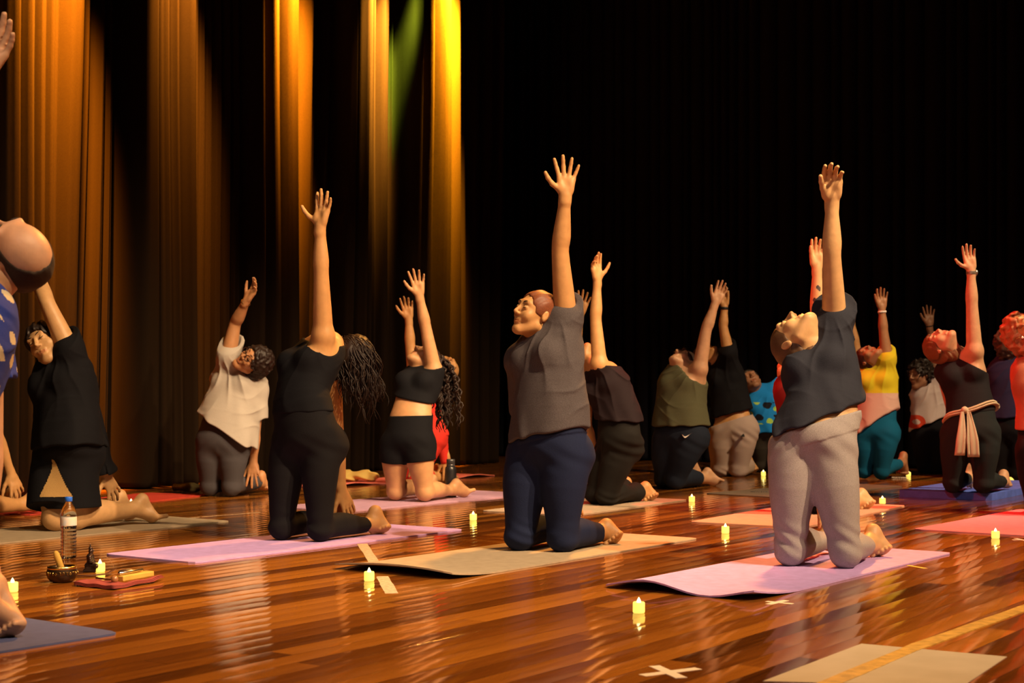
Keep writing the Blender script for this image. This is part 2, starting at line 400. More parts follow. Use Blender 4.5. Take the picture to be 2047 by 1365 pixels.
def leg(J, q, inf=0., fr=2., flare=0., calfx=0.):
    """fr: <1 along the thigh, 1..2 along the shin"""
    g = J.g*J.s.get('lg', 1.); H, K, A = getattr(J, 'hip'+q), getattr(J, 'k'+q), getattr(J, 'a'+q)
    T = [(H, .096*g+inf), (lerp(H, K, .35)+J.pf*.012, .087*g+inf), (lerp(H, K, .75)+J.pf*.006, .064*g+inf), (K, .055*g+inf)]
    C_ = [(K, .050*g+inf), (lerp(K, A, .36)+V(0, 0, .012), .055*g+inf+calfx), (lerp(K, A, .75), .040*g+inf+calfx), (A, .032*g+inf+calfx)]
    if fr < 1:
        T = [T[0], (lerp(H, K, fr*.6)+J.pf*.012, .088*g+inf+flare*.4), (lerp(H, K, fr+.08)+J.pf*.006, .080*g+inf+flare)]
        c = chain(T, k=.03); c['prims'].append(plane(lerp(H, K, fr), nz(K-H))); return [c]
    if flare: C_ = C_[:3]+[(A, .038*g+inf+calfx+flare)]
    t = chain(T, k=.03); t['prims'].append(ell(K+J.pf*.010, .050*g+inf, .050*g+inf, .050*g+inf, k=.015)); c = chain(C_, k=.022)
    if fr < 2: c['prims'].append(plane(lerp(K, A, fr-1), nz(A-K)))
    return [t, c]
def head_prims(J):
    C, F, U, S = J.head, J.F, J.U, J.S; q = lambda s, f, u: C+S*s+F*f+U*u; h = J.s.get('hs', 1.)
    q = lambda s, f, u: C+(S*s+F*f+U*u)*h
    E = lambda s, f, u, a, b, c, k=.012, op='u': ell(q(s, f, u), a*h, b*h, c*h, S, F, U, k, op)
    P = [seg(J.neck-nz(J.head-J.neck)*.03, q(0, -.022, -.05), .056*J.g, .051, k=.03), seg(lerp(J.neck, J.head, .1)+J.cfr*.01, q(0, .036, -.078), .038, .026, k=.03),
         E(0, -.012, .025, .074, .093, .084), E(0, .030, -.018, .060, .060, .080, .02),
         seg(q(.046, .008, -.055), q(.012, .066, -.094), .024*h, .021*h, k=.02), seg(q(-.046, .008, -.055), q(-.012, .066, -.094), .024*h, .021*h, k=.02),
         seg(q(0, .02, -.07), q(0, .064, -.090), .028*h, .016*h, k=.02),
         E(.036, .062, -.024, .024, .020, .024, .02), E(-.036, .062, -.024, .024, .020, .024, .02),
         seg(q(-.036, .074, .034), q(.036, .074, .034), .0125*h, .0125*h, k=.012),
         E(.031, .100, .010, .017, .020, .013, .014, 's'), E(-.031, .100, .010, .017, .020, .013, .014, 's'),
         E(.031, .076, .010, .0145, .0145, .0115, .003), E(-.031, .076, .010, .0145, .0145, .0115, .003),
         seg(q(0, .086, .022), q(0, .110, -.018), .0060*h, .0082*h, k=.010), seg(q(-.011, .098, -.024), q(.011, .098, -.024), .0075*h, .0075*h, k=.008),
         E(.008, .103, -.034, .0045, .007, .005, .003, 's'), E(-.008, .103, -.034, .0045, .007, .005, .003, 's'),
         seg(q(-.020, .083, -.052), q(.020, .083, -.052), .0052*h, .0052*h, k=.010), seg(q(-.016, .084, -.063), q(.016, .084, -.063), .0062*h, .0062*h, k=.008),
         seg(q(0, .088, -.052), q(0, .088, -.063), .0045*h, .0055*h, k=.010),
         seg(q(-.023, .092, -.0575), q(.023, .092, -.0575), .0020*h, .0022*h, k=.004, op='s')]
    for s_ in (-1, 1):
        P.append(ell(q(s_*.077, -.008, -.002), .010*h, .016*h, .028*h, S, nz(F+U*.2), nz(U-F*.2), .006))
        P.append(ell(q(s_*.088, -.004, .002), .006*h, .009*h, .018*h, S, nz(F+U*.2), nz(U-F*.2), .005, 's'))
    return P
def face_mi(J, v):
    h = J.s.get('hs', 1.); d = (v-J.head)/h; x = d@J.S; f = d@J.F; u = d@J.U; mi = np.zeros(len(v), int)
    front = f > .045
    mi[front & (np.abs(x) < .024) & (np.abs(u+.058) < .0115-np.abs(x)*.25)] = 1
    return mi
def folds(J, amp=.006, n=3, seed=0, lowt=None):
    rs = np.random.RandomState(seed+11); par = rs.rand(12)
    S, U, F, O = [q.astype(np.float32) for q in (J.cs, J.sp1, J.cfr, J.pel)]
    ds = J.shU-J.pel; us, xs = float(ds@J.sp1), float(ds@J.cs)
    def ridge(a, p=3.): return (1-np.abs(np.sin(a)))**p
    def post(P):
        d = P-O; x = d@S; u = d@U; f = d@F
        ang = np.arctan2(x, f+.02)
        wob = .5*np.sin(u*13+x*17+par[0]*6)+.35*np.sin(f*25+u*9+par[1]*6)
        # pull lines fanning out from the raised shoulder
        th = np.arctan2(x-xs, us-u+.06); r = np.hypot(x-xs, us-u+.06)
        fan = ridge(th*8+wob*.8+par[2]*3, 2)*np.clip((r-.08)/.08, 0, 1)*np.clip(1.25-np.abs(r-.20)/.20, 0, 1)
        # hanging folds at the hem
        low = np.clip((.30-u)/.30, 0, 1)
        hang = (.5+.5*np.cos(ang*(7+2*par[3])+u*5+wob*2))**1.5*low
        # soft slanting creases round the waist
        sl = ridge(u*(19+6*par[4])+x*11*(1 if par[5] > .5 else -1)+1.6*wob+f*8, 2.5)*np.clip(1-np.abs(u-.20)/.22, 0, 1)*(.5+.5*np.sin(ang*3+par[6]*6))
        return (-amp*(fan*1.1+hang*1.1+sl*.8-.3)).astype(np.float32)
    return post
def creases(J, amp=.0022):
    S, U, O = J.ps.astype(np.float32), J.sp1.astype(np.float32), J.pel.astype(np.float32)
    def post(P):
        d = P-O; x = d@S; z = d[..., 2]; y = d[..., 1]
        return (amp*(np.sin(z*95+x*30+2.5*np.sin(x*23+z*11))*np.exp(-((z+.40)/.06)**2)+.7*np.sin(z*70+np.abs(x)*60+y*20)*np.exp(-((z+.05)/.06)**2)+.10*np.sin(z*31+x*44+y*25))).astype(np.float32)
    return post
def hair_noise(J, amp, f1=150, curly=0):
    S, U, F, O = [a.astype(np.float32) for a in (J.S, J.U, J.F, J.head)]
    def post(P):
        d = P-O; x = d@S; u = d@U; f = d@F
        if curly: return (amp*(np.sin(x*curly+2*np.sin(u*curly*.7))+np.sin(u*curly*1.1+2*np.sin(f*curly*.8))+np.sin(f*curly*.9+2*np.sin(x*curly*.6)))/1.8).astype(np.float32)
        return (amp*(np.sin(x*f1+9*np.sin(f*8+u*5))+.5*np.sin(x*f1*2.3+u*60))).astype(np.float32)
    return post
def hair_cap(J, th=.012, low=0., line=0.):
    C, F, U, S = J.head, J.F, J.U, J.S; h = J.s.get('hs', 1.); q = lambda s, f, u: C+(S*s+F*f+U*u)*h
    return [ell(q(0, -.014, .025), (.073+th)*h, (.092+th)*h, (.085+th)*h, S, F, U, .01),
            seg(q(0, -.06, 0), q(0, -.07, -.055-low), (.055+th)*h, (.045+th)*h, S, 1.15, k=.02),
            ell(q(0, .115+line, -.030), .072*h, .100*h, .105*h, S, F, U, .012, 's'),
            seg(q(-.2, .035, -.05), q(.2, .035, -.05), .045*h, .045*h, k=.01, op='s')]
def cloth_piece(J, body, c):
    s = J.s; kind = c['kind']; inf = c.get('inf', .006); P = []; post = None; d0 = s['d0']; vox = c.get('vox', .0038 if c['kind'] == 'tank' and s['d0'] < 11 else s['vox'])
    def cutplane(key, nrm_up):
        (x1, y1), (x2, y2) = c[key][:2]; dd = d0+(c[key][2] if len(c[key]) > 2 else 0)
        a = at(x1, y1, dd); b = at(x2, y2, dd); fr = nz(J.pf*V(1, 1, 0)+V(0, 0, c.get('dip', 0.)))
        n = nz(np.cross(b-a, fr)); n = n if n[2] > 0 else -n
        return plane(lerp(a, b, .5), n if nrm_up else -n)
    if kind in ('tee', 'tank', 'bra'):
        loose = c.get('loose', .03 if kind == 'tee' else .012)
        P += torso(J, inf, -.35 if kind != 'bra' else 0., loose, k=.04, fill=c.get('fill', .09))+bust(J, inf+.003)
        if c.get('butt', 1) and kind != 'bra': P += butt(J, inf+loose*.5)
        if 'hem' in c: P.append(cutplane('hem', False)); P[-1]['k'] = .01
        P += girdle(J, inf+.002+(.01 if kind == 'tee' else 0), c.get('gird', 'UD'))
        for q in 'UD':
            fr = c.get('sl'+q, .38 if kind == 'tee' else 0)
            if fr: P += arm(J, q, inf+.012, fr, c.get('flare', .016))
        for e in c.get('extra', []): P.append(e(J))
        if 'top' in c: P.append(cutplane('top', True))
        up = nz(J.head-J.neck)
        P.append(ell(lerp(J.neck, J.head, c.get('nk', .45))+J.cfr*c.get('nf', .02), .064, .066, .055+c.get('nd', 0.), J.cs, J.cfr, up, .008, 's'))
        if c.get('opU'):
            P.append(seg(J.shU+nz(J.elU-J.shU)*c.get('opo', .0), J.elU, c['opU'], .09, k=.01, op='s'))
        if c.get('opD'): P.append(seg(J.shD, J.elD, c['opD'], .06, k=.01, op='s'))
        post = folds(J, c.get('amp', .007 if kind == 'tee' else .0035), seed=c.get('seed', 0))
    elif kind == 'legs':
        lo = c.get('loose', 0.)
        P += torso(J, inf, 0, lo, k=.035)+butt(J, inf+lo)
        fn, ff = c.get('endN', .9), c.get('endF', .9)
        for q, fr in (('N', fn), ('F', ff)): P += leg(J, q, inf+lo, 1+fr, c.get('flare', 0), lo*.3)
        P.append(cutplane('waist', True))
        if 'band' in c:
            top = cutplane('waist', True); low = plane(top['p']-top['n']*c['band'], -top['n']); gb = torso(J, inf+.006, 0, 0, k=.03)[0]; gb['prims'] += []
            gg = grp([gb]+butt(J, inf+.006)+[top, low], k=.003); P.append(gg)
        post = creases(J, c.get('amp', .0022))
    elif kind == 'shorts':
        P += torso(J, inf, 0, 0, k=.035)+butt(J, inf)
        for q in 'NF': P += leg(J, q, inf+.006, c.get('fr', .45), c.get('flare', .008))
        P.append(cutplane('waist', True)); post = creases(J, .0015)
    v, f = sdf_mesh(P, vox, post)
    m = [c['mat']]; mi = None
    if 'mats' in c: m += c['mats']; mi = c['mi'](J, v[f].mean(1))
    return mesh_obj(c['name'], v, f, m, body, mi=mi)
def person(s, label):
    s.setdefault('vox', .005); J = solve(s); tone = s.get('tone', (.50, .27, .15))
    P = torso(J)+bust(J)+butt(J)+girdle(J)
    for q in 'UD': P += arm(J, q)
    for q in 'NF': P += leg(J, q)
    for q in 'NF':
        K = getattr(J, 'k'+q); A = getattr(J, 'a'+q); fwd = nz((K-A)*V(1, 1, 0))
        T = fwd if s.get('toe'+q, 'tuck') == 'tuck' else -fwd
        if s.get('toe'+q) == 'half': T = nz(-fwd*.6+V(0, 0, -.2))
        P += foot_prims(A, getattr(J, 'h'+q), getattr(J, 'b'+q), T)
    for q in 'UD':
        D = nz(getattr(J, 'tip'+q)-getattr(J, 'wr'+q)); N = np.array(s.get('palm'+q, (0, -1, .1) if q == 'U' else (0, .6, -.8)), float)
        S_ = np.cross(D, nz(N)); S_ = nz(S_); sx = s.get('thumb'+q, -1)
        if np.dot(S_, V(1, 0, 0))*sx < 0: S_ = -S_
        P += hand_prims(getattr(J, 'wr'+q), D, N, S_, s.get('hsc', 1.), s.get('spread'+q, .2), s.get('curl'+q, .14), s.get('th'+q, .75), s.get('gap'+q, 1.05))
    P += head_prims(J)
    for e in s.get('bodyx', []): P.append(e(J))
    P = [p for p in P]
    un = [p for p in P if p['op'] == 'u']; v, f = sdf_mesh(P, s['vox'])
    c = v[f].mean(1); mi = face_mi(J, c)
    sk = skin(s['id'], tone); lip = mat('lips_'+s['id'], (tone[0]*.85, tone[1]*.62, tone[2]*.62), .4)
    base = V((J.kN[0]+J.kF[0])/2, (J.kN[1]+J.kF[1])/2, 0)
    mats = [sk, lip, mat('eye_dark', (.012, .008, .006), .3), mat('eye_white', (.55, .5, .45), .3)]
    if 'bmi' in s:
        mats += s['bmats']; mi = s['bmi'](J, c, mi)
    body = mesh_obj('person', v, f, mats, origin=base, mi=mi)
    props(body, label, 'person', s.get('group'))
    if s['d0'] < 10.7:
        h_ = s.get('hs', 1.); q = lambda s_, f_, u_: J.head+(J.S*s_+J.F*f_+J.U*u_)*h_; hc = s.get('brow', (.02, .010, .006)); 
        for e in (-1, 1):
            m1, m2 = MB(), MB()
            m1.tube([q(e*x_, .0885-6.*(x_-.012)**2*1.6, .0345+.006*math.sin((x_-.012)/.036*2.4)) for x_ in np.linspace(.012, .048, 7)], [.0012, .0024, .0028, .0026, .0022, .0016, .0006], 6)
            m2.tube([q(e*(.031+.0135*t_), .0905-.0045*t_*t_, .0085-.003*(1-t_*t_)+.001) for t_ in np.linspace(-1, 1, 7)], [.0004, .0012, .0015, .0016, .0016, .0014, .0006], 6)
            m1.build('eyebrow', mat('brow_'+s['id'], hc, .6), body); m2.build('eyelashes', mat('eye_dark', (.012, .008, .006), .3), body)
    for cc in s.get('wear', []): cloth_piece(J, body, cc)
    h = s.get('hair')
    if h:
        hp = hair_cap(J, h.get('th', .012), h.get('low', 0), h.get('line', 0))
        for e in h.get('add', []): hp.insert(0, e(J))
        hp = [p for p in hp if p['op'] == 'u']+[p for p in hp if p['op'] != 'u']+[e(J) for e in h.get('cut', [])]
        v, f = sdf_mesh(hp, min(s['vox'], .005), hair_noise(J, h.get('amp', .0015), curly=h.get('curly', 0)))
        mb = MB()
        if h.get('strands'): h['strands'](J, mb)
        vv = np.concatenate([v, np.array(mb.v).reshape(-1, 3)]) if mb.v else v
        ff = [tuple(x) for x in f]+[tuple(i+len(v) for i in q) for q in mb.f] if mb.f else f
        mesh_obj('hair', vv, ff, mat('hair_'+s['id'], h['col'], h.get('rough', .52), spec=.35, speck=.18, nscale=240), body)
    for e in s.get('acc', []): e(J, body)
    return body, J
def band(name, m, frm, to, t, r, wd, flat=1.0):
    """a bracelet, strap or watch band round a forearm"""
    def f(J, body):
        a, b = getattr(J, frm), getattr(J, to); c = lerp(a, b, t); n = nz(b-a); mb = MB()
        mb.lathe(c-n*wd/2, [(r-.002, 0), (r+.001, 0), (r+.003, wd*.3), (r+.003, wd*.7), (r+.001, wd), (r-.002, wd)], 20, n, cap=False)
        mb.build(name, m, body)
    return f
# ---------------------------------------------------------------- the room
def floor_mat():
    m = bpy.data.materials.new('stage_boards'); m.use_nodes = True; N = m.node_tree.nodes; L = m.node_tree.links; b = N['Principled BSDF']
    tc = N.new('ShaderNodeTexCoord'); mp = N.new('ShaderNodeMapping'); mp.inputs['Rotation'].default_value = (0, 0, -math.atan2(CDIR[1], CDIR[0]))
    L.new(tc.outputs['Object'], mp.inputs[0]); sx = N.new('ShaderNodeSeparateXYZ'); L.new(mp.outputs[0], sx.inputs[0])
    def M(op, a, b_=None, c=None):
        n = N.new('ShaderNodeMath'); n.operation = op
        for i, x in enumerate((a, b_, c)):
            if x is None: continue
            if isinstance(x, (int, float)): n.inputs[i].default_value = x
            else: L.new(x, n.inputs[i])
        return n.outputs[0]
    W = .085
    v = M('DIVIDE', sx.outputs[1], W); row = M('FLOOR', v); fr = M('FRACT', v)
    wn = N.new('ShaderNodeTexWhiteNoise'); wn.noise_dimensions = '1D'; L.new(row, wn.inputs['W'])
    off = M('MULTIPLY', wn.outputs[0], 7.3); u = M('DIVIDE', M('ADD', sx.outputs[0], off), 1.9); ui = M('FLOOR', u); uf = M('FRACT', u)
    cb = N.new('ShaderNodeCombineXYZ'); L.new(row, cb.inputs[0]); L.new(ui, cb.inputs[1])
    w2 = N.new('ShaderNodeTexWhiteNoise'); w2.noise_dimensions = '2D'; L.new(cb.outputs[0], w2.inputs[0])
    # grain, stretched along the boards
    mg = N.new('ShaderNodeMapping'); mg.inputs['Scale'].default_value = (1.6, 34, 1); L.new(mp.outputs[0], mg.inputs[0])
    ad = N.new('ShaderNodeVectorMath'); ad.operation = 'ADD'; L.new(mg.outputs[0], ad.inputs[0]); L.new(w2.outputs['Color'], ad.inputs[1])
    g = N.new('ShaderNodeTexNoise'); g.inputs['Scale'].default_value = 2.2; g.inputs['Detail'].default_value = 7; g.inputs['Distortion'].default_value = .6; L.new(ad.outputs[0], g.inputs['Vector'])
    r = N.new('ShaderNodeValToRGB'); f = M('ADD', M('MULTIPLY', w2.outputs[0], .62), M('MULTIPLY', g.outputs['Fac'], .42)); L.new(f, r.inputs[0])
    cr = r.color_ramp; cr.elements[0].position = .12; cr.elements[0].color = (.050, .015, .003, 1); cr.elements[1].position = .95; cr.elements[1].color = (.44, .165, .022, 1)
    e = cr.elements.new(.5); e.color = (.19, .060, .009, 1)
    # seams
    s1 = M('MINIMUM', fr, M('SUBTRACT', 1., fr)); seam = M('LESS_THAN', s1, .014); s2 = M('LESS_THAN', uf, .0015); sm = M('MAXIMUM', seam, s2)
    mx = N.new('ShaderNodeMix'); mx.data_type = 'RGBA'; L.new(M('MULTIPLY', sm, .75), mx.inputs[0]); L.new(r.outputs[0], mx.inputs[6]); mx.inputs[7].default_value = (.01, .004, .002, 1)
    L.new(mx.outputs[2], b.inputs['Base Color'])
    # worn varnish
    n3 = N.new('ShaderNodeTexNoise'); n3.inputs['Scale'].default_value = 1.3; n3.inputs['Detail'].default_value = 6; L.new(mp.outputs[0], n3.inputs['Vector'])
    mr = N.new('ShaderNodeMapRange'); L.new(n3.outputs['Fac'], mr.inputs[0]); mr.inputs[3].default_value = .045; mr.inputs[4].default_value = .13; L.new(mr.outputs[0], b.inputs['Roughness'])
    b.inputs['Specular IOR Level'].default_value = .5
    # each board a little cupped and tilted
    q = M('SUBTRACT', fr, .5); cup = M('MULTIPLY', M('MULTIPLY', q, q), -.0032)
    tl = M('MULTIPLY', M('MULTIPLY', q, M('SUBTRACT', w2.outputs[0], .5)), .0005)
    mw = N.new('ShaderNodeMapping'); mw.inputs['Scale'].default_value = (1.2, 3.5, 1); L.new(mp.outputs[0], mw.inputs[0])
    n4 = N.new('ShaderNodeTexNoise'); n4.inputs['Scale'].default_value = 2.3; n4.inputs['Detail'].default_value = 2; L.new(mw.outputs[0], n4.inputs['Vector'])
    hgt = M('ADD', M('ADD', cup, tl), M('ADD', M('MULTIPLY', n4.outputs['Fac'], .0009), M('MULTIPLY', sm, -.0006)))
    bp = N.new('ShaderNodeBump'); bp.inputs['Strength'].default_value = 1.; bp.inputs['Distance'].default_value = 1.; L.new(hgt, bp.inputs['Height']); L.new(bp.outputs[0], b.inputs['Normal'])
    return m
mesh_obj('floor', [(-11, -6, 0), (12, -6, 0), (12, 20, 0), (-11, 20, 0), (-11, -6, -.1), (12, -6, -.1), (12, 20, -.1), (-11, 20, -.1)],
         [(0, 1, 2, 3), (7, 6, 5, 4), (0, 4, 5, 1), (1, 5, 6, 2), (2, 6, 7, 3), (3, 7, 4, 0)], floor_mat(), smooth=False)['kind'] = 'structure'
blk = mat('black_paint', (.004, .004, .005), .95, spec=0.0)
def wall(name, a, b, h=7.5, th=.1):
    a = V(*a, 0); b = V(*b, 0); d = nz(b-a); n = V(-d[1], d[0], 0)*th/2
    vs = [a-n, b-n, b+n, a+n]; vs += [x+V(0, 0, h) for x in vs]
    mesh_obj(name, vs, [(0, 3, 2, 1), (4, 5, 6, 7), (0, 1, 5, 4), (1, 2, 6, 5), (2, 3, 7, 6), (3, 0, 4, 7)], blk, smooth=False)['kind'] = 'structure'
wall('wall_back', (-10.5, 19.5), (11.5, 19.5)); wall('wall_left', (-10.5, -5.5), (-10.5, 19.5)); wall('wall_right', (11.5, -5.5), (11.5, 19.5))
mesh_obj('ceiling', [(-11, -6, 7.5), (12, -6, 7.5), (12, 20, 7.5), (-11, 20, 7.5), (-11, -6, 7.6), (12, -6, 7.6), (12, 20, 7.6), (-11, 20, 7.6)],
         [(3, 2, 1, 0), (4, 5, 6, 7), (0, 1, 5, 4), (1, 2, 6, 5), (2, 3, 7, 6), (3, 0, 4, 7)], blk, smooth=False)['kind'] = 'structure'
# ---------------------------------------------------------------- stage curtains
def curtain(name, p0, d, n, prof, us, h, m, label, zbot=.012, lean=None):
    zs = np.concatenate([[zbot, .05, .12, .25], np.linspace(.5, h, 14)])
    V_ = []; nu = len(us)
    for z in zs:
        for u in us:
            x = prof(u, z); uu = u+(lean(u, z) if lean else 0); V_.append(p0+d*uu+n*x+V(0, 0, z))
    V_ = np.array(V_); i = np.arange(nu-1)[None]+np.arange(len(zs)-1)[:, None]*nu
    F = np.stack([i, i+1, i+1+nu, i+nu], -1).reshape(-1, 4)
    o = mesh_obj(name, V_, F, m, origin=p0)
    md = o.modifiers.new('thickness', 'SOLIDIFY'); md.thickness = .004
    return props(o, label, 'curtain')
velvet = mat('curtain_cloth', (.0115, .0068, .0036), .9, spec=.03, sheen=.0, bump=(420, .3, .002), speck=.12, nscale=300)
BUL = [(-75, -30, 0), (-30, 2, 0), (2, 50, .1), (52, 83, 0), (86, 109, 0), (113, 134, 0), (139, 181, .25), (184, 208, 1.5), (211, 232, 1.3), (235, 252, .9), (254, 266, .8), (278, 325, .2), (326, 350, .1), (353, 372, .05), (375, 402, .05), (406, 425, .9),
       (428, 446, 1.4), (449, 460, 1.3), (463, 472, 1.2), (475, 484, .9), (487, 496, .7), (499, 506, .4), (509, 535, 0), (537, 562, -.05), (564, 597, .05), (600, 621, .6), (624, 650, .7), (655, 680, 1.6), (683, 706, 1.5),
       (709, 727, .1), (729, 748, 0), (751, 766, .3), (769, 777, .3), (780, 798, .5), (802, 812, 1.0), (815, 823, .8), (828, 850, 0), (851, 872, -.05), (873, 905, .05), (908, 934, .6), (937, 954, 1.4), (957, 975, 1.5), (978, 1001, 1.6), (1003, 1024, 1.5), (1026, 1050, 1.6)]
BT = [(curt_t(a-34), curt_t(b-34), r) for a, b, r in BUL]
def prof_l(u, z):
    k = max(0, 1-z/4.0); x = -.30
    for a, b, r in BT:
        if a <= u <= b:
            q = (u-a)/(b-a)*2-1; wd = b-a; amp = min(.26, wd*1.15+.05)
            x = amp*math.sqrt(max(0, 1-q*q))*(1-.2*k)-r*.15+.012*math.sin(q*7+a*9)
            break
    return x+.02*math.sin(u*5+z*.8)*k
def lean_l(u, z): return .05*math.sin(u*2.1)*(1-z/4.)+.035*math.sin(u*5.3+1)*max(0, 1-z/3.)
us = []
for a, b, r in BT: us += list(a+(b-a)*(.5-.5*np.cos(np.linspace(0, math.pi, 15))))
us = sorted(set(round(float(x), 4) for x in us))
NL = V(.82, -.57, 0)
curtain('stage_curtain', C0.copy(), CDIR, NL, prof_l, us, 6.6, velvet, 'tall pleated side curtain lit amber and gold from above, left half of stage', lean=lean_l)
B0 = V(3.60, 13.60, 0); BD = nz(V(-.82, .57, 0)); rng = random.Random(5); pl = [(-4.4)]
while pl[-1] < 5.6: pl.append(pl[-1]+rng.uniform(.07, .20))
def prof_b(u, z):
    for a, b in zip(pl, pl[1:]):
        if a <= u <= b:
            q = (u-a)/(b-a)*2-1; return .09*math.sqrt(max(0, 1-q*q))
    return 0
usb = []
for a, b in zip(pl, pl[1:]): usb += list(a+(b-a)*(.5-.5*np.cos(np.linspace(0, math.pi, 10))))
usb = sorted(set(round(x, 4) for x in usb))
black_velvet = mat('black_curtain_cloth', (.010, .010, .014), .95, spec=.01, bump=(420, .3, .002))
curtain('stage_curtain', B0, BD, -V(BD[1], -BD[0], 0)*(1 if -V(BD[1], -BD[0], 0)[1] < 0 else -1), prof_b, usb, 6.6, black_velvet, 'black pleated backdrop curtain across the right half of the stage')
# ---------------------------------------------------------------- yoga mats
def ymat(B, C, m, label, w_=.6, th=.006, curl=None, bend=0, L_=None, group=None, z0=0):
    """B, C = near edge of the mat on the floor (two floor points); the mat lies on the far side of it"""
    d = nz(C-B); n = V(-d[1], d[0], 0); L = np.linalg.norm(C-B) if L_ is None else L_; NX, NY = 44, 14; vs = []
    cr = .035
    for s_ in (1, 0):
        for i in range(NX+1):
            for j in range(NY+1):
                u = i/NX; v_ = j/NY; x = u*L; y = v_*w_
                # rounded corners
                if min(x, L-x) < cr and min(y, w_-y) < cr:
                    ex = cr-min(x, L-x); ey = cr-min(y, w_-y); r = math.hypot(ex, ey)
                    if r > cr: k = cr/r; ex *= k; ey *= k; x = cr-ex if u < .5 else L-cr+ex; y = cr-ey if v_ < .5 else w_-cr+ey
                z = z0+.0005+(th if s_ else 0)
                if curl:
                    z += curl[0]*max(0, 1-x/curl[1])**2*(.5+.5*math.sin(v_*curl[2]+curl[3]))
                if bend: z += bend*max(0, math.sin(u*9+v_*3))**4*(1-v_)**3
                vs.append(B+d*x+n*y+V(0, 0, z))
    k = (NX+1)*(NY+1); fs = []
    for i in range(NX):
        for j in range(NY):
            a = i*(NY+1)+j; fs.append((a, a+NY+1, a+NY+2, a+1)); a += k; fs.append((a, a+1, a+NY+2, a+NY+1))
    ring = [i*(NY+1) for i in range(NX+1)]+[NX*(NY+1)+j for j in range(1, NY+1)]+[i*(NY+1)+NY for i in range(NX-1, -1, -1)]+[j for j in range(NY-1, 0, -1)]
    for a, b in zip(ring, ring[1:]+ring[:1]): fs.append((b, a, a+k, b+k))
    o = mesh_obj('yoga_mat', vs, fs, m, smooth=False, origin=B)
    return props(o, label, 'yoga mat', group)
mk = lambda k, c: mat('mat_'+k, c, .75, spec=.3, bump=(500, .5, .0015), speck=.07, nscale=22)
pinkm = mk('pink', (.50, .32, .66)); tanm = mk('tan', (.36, .28, .19)); 
ymat(fl(1510, 1203), fl(1905, 1107), pinkm, 'lilac pink mat nearest the camera under the woman in grey leggings', .60, curl=(.035, .35, 8, 2.2))
ymat(fl(905, 1160), fl(1398, 1078), tanm, 'beige mat with dark underside edge under the woman in navy leggings', .60, curl=(.035, .3, 3, 0.2))
ymat(fl(390, 1127), fl(928, 1060), pinkm, 'lilac pink mat under the woman in black leggings', .56)
ymat(fl(-260, 1113), fl(462, 1043), mk('taupe', (.30, .23, .15)), 'taupe mat under the kneeling woman in black at the left', .6)
ymat(fl(690, 1024), fl(1075, 988), mk('purple', (.42, .25, .36)), 'dusty purple mat under the woman in black shorts', .6)
ymat(fl(1140, 1032), fl(1376, 1000), mk('sand', (.38, .28, .19)), 'sand coloured mat under the woman in black trousers', .6)
ymat(fl(1600, 1056), fl(1812, 1012), mk('salmon', (.62, .32, .20)), 'salmon orange mat behind the grey leggings', .62)
ymat(fl(1560, 996), fl(1806, 973), mk('brown', (.16, .115, .08)), 'dark brown mat in front of the person in beige sweatpants', .6)
ymat(fl(2075, 1074), fl(2260, 1030), mk('rose', (.70, .22, .26)), 'rose pink mat entering at the right edge of the picture', .62)
ymat(fl(-60, 1316), fl(242, 1268), mk('blue', (.085, .10, .23)), 'dark blue mat under the foot of the bald man', .62)
ymat(fl(640, 976), fl(992, 951), mk('coral', (.65, .16, .12)), 'coral red mat lying behind the woman in black shorts', .5, bend=.02)
ymat(fl(60, 1030), fl(420, 990), mk('red', (.40, .035, .02)), 'red mat by the foot of the side curtain at the left', .5)
ymat(fl(1985, 1001), fl(2110, 975), mat('foam_blue', (.09, .15, .60), .8, spec=.2, speck=.15, bump=(300, .4, .002)), 'thick blue foam mat under the woman with the cream sash', .62, th=.045)
# ---------------------------------------------------------------- LED candles
def candle(p, label, first=[]):
    if first:
        o = first[0].copy(); COL.objects.link(o); o.location = tuple(p)
        for ch in first[0].children:
            c = ch.copy(); COL.objects.link(c); c.parent = o
        props(o, label); return o
    o = empty('led_candle', V(*p), label, 'candle', 'LED tealight candles on the floor')
    mb = MB().lathe(V(*p), [(.0165, .0005), (.0185, .002), (.019, .006), (.0188, .031), (.018, .0335), (.0165, .0345), (.014, .033), (.010, .031), (.004, .030)], 24)
    mb.build('candle_body', mat('candle_wax', (.9, .7, .15), .5, emit=(1, .78, .13), es=1.15), o)
    mb = MB().lathe(V(*p)+V(0, 0, .030), [(.004, 0), (.0066, .004), (.0060, .009), (.0034, .014), (.0008, .019)], 14)
    mb.build('candle_flame', mat('candle_flame', (1, .9, .5), .4, emit=(1, .80, .33), es=6), o)
    first.append(o); return o
for px, py, lb in [(1277, 1225, 'lit LED candle at the near edge of the lilac mat, nearest of all'), (738, 1161, 'lit LED candle at the front corner of the beige mat'), (25, 1183, 'lit LED candle just above the bald man\'s foot'),
                   (200, 1143, 'lit LED candle behind the small seated statue'), (946, 1040, 'lit LED candle left of the navy leggings, on bare boards'), (1450, 1066, 'lit LED candle left of the grey leggings, in front of the salmon mat'),
                   (1383, 1003, 'lit LED candle at the back corner of the sand coloured mat'), (1990, 1076, 'lit LED candle in front of the rose pink mat'), (1526, 951, 'lit LED candle beside the beige sweatpants'),
                   (1816, 952, 'lit LED candle behind the foot of the teal leggings'), (1266, 979, 'lit LED candle half hidden behind the black trousers'), (262, 1013, 'lit LED candle behind the bare foot of the woman in black'),
                   (1930, 955, 'lit LED candle seen between the knees above the blue foam mat'), (2022, 962, 'lit LED candle near the right edge behind the foam mat')]:
    candle(fl(px, py), lb)
candle(fl(1764, 1009)+V(0, 0, .0066), 'lit LED candle standing on the salmon mat')
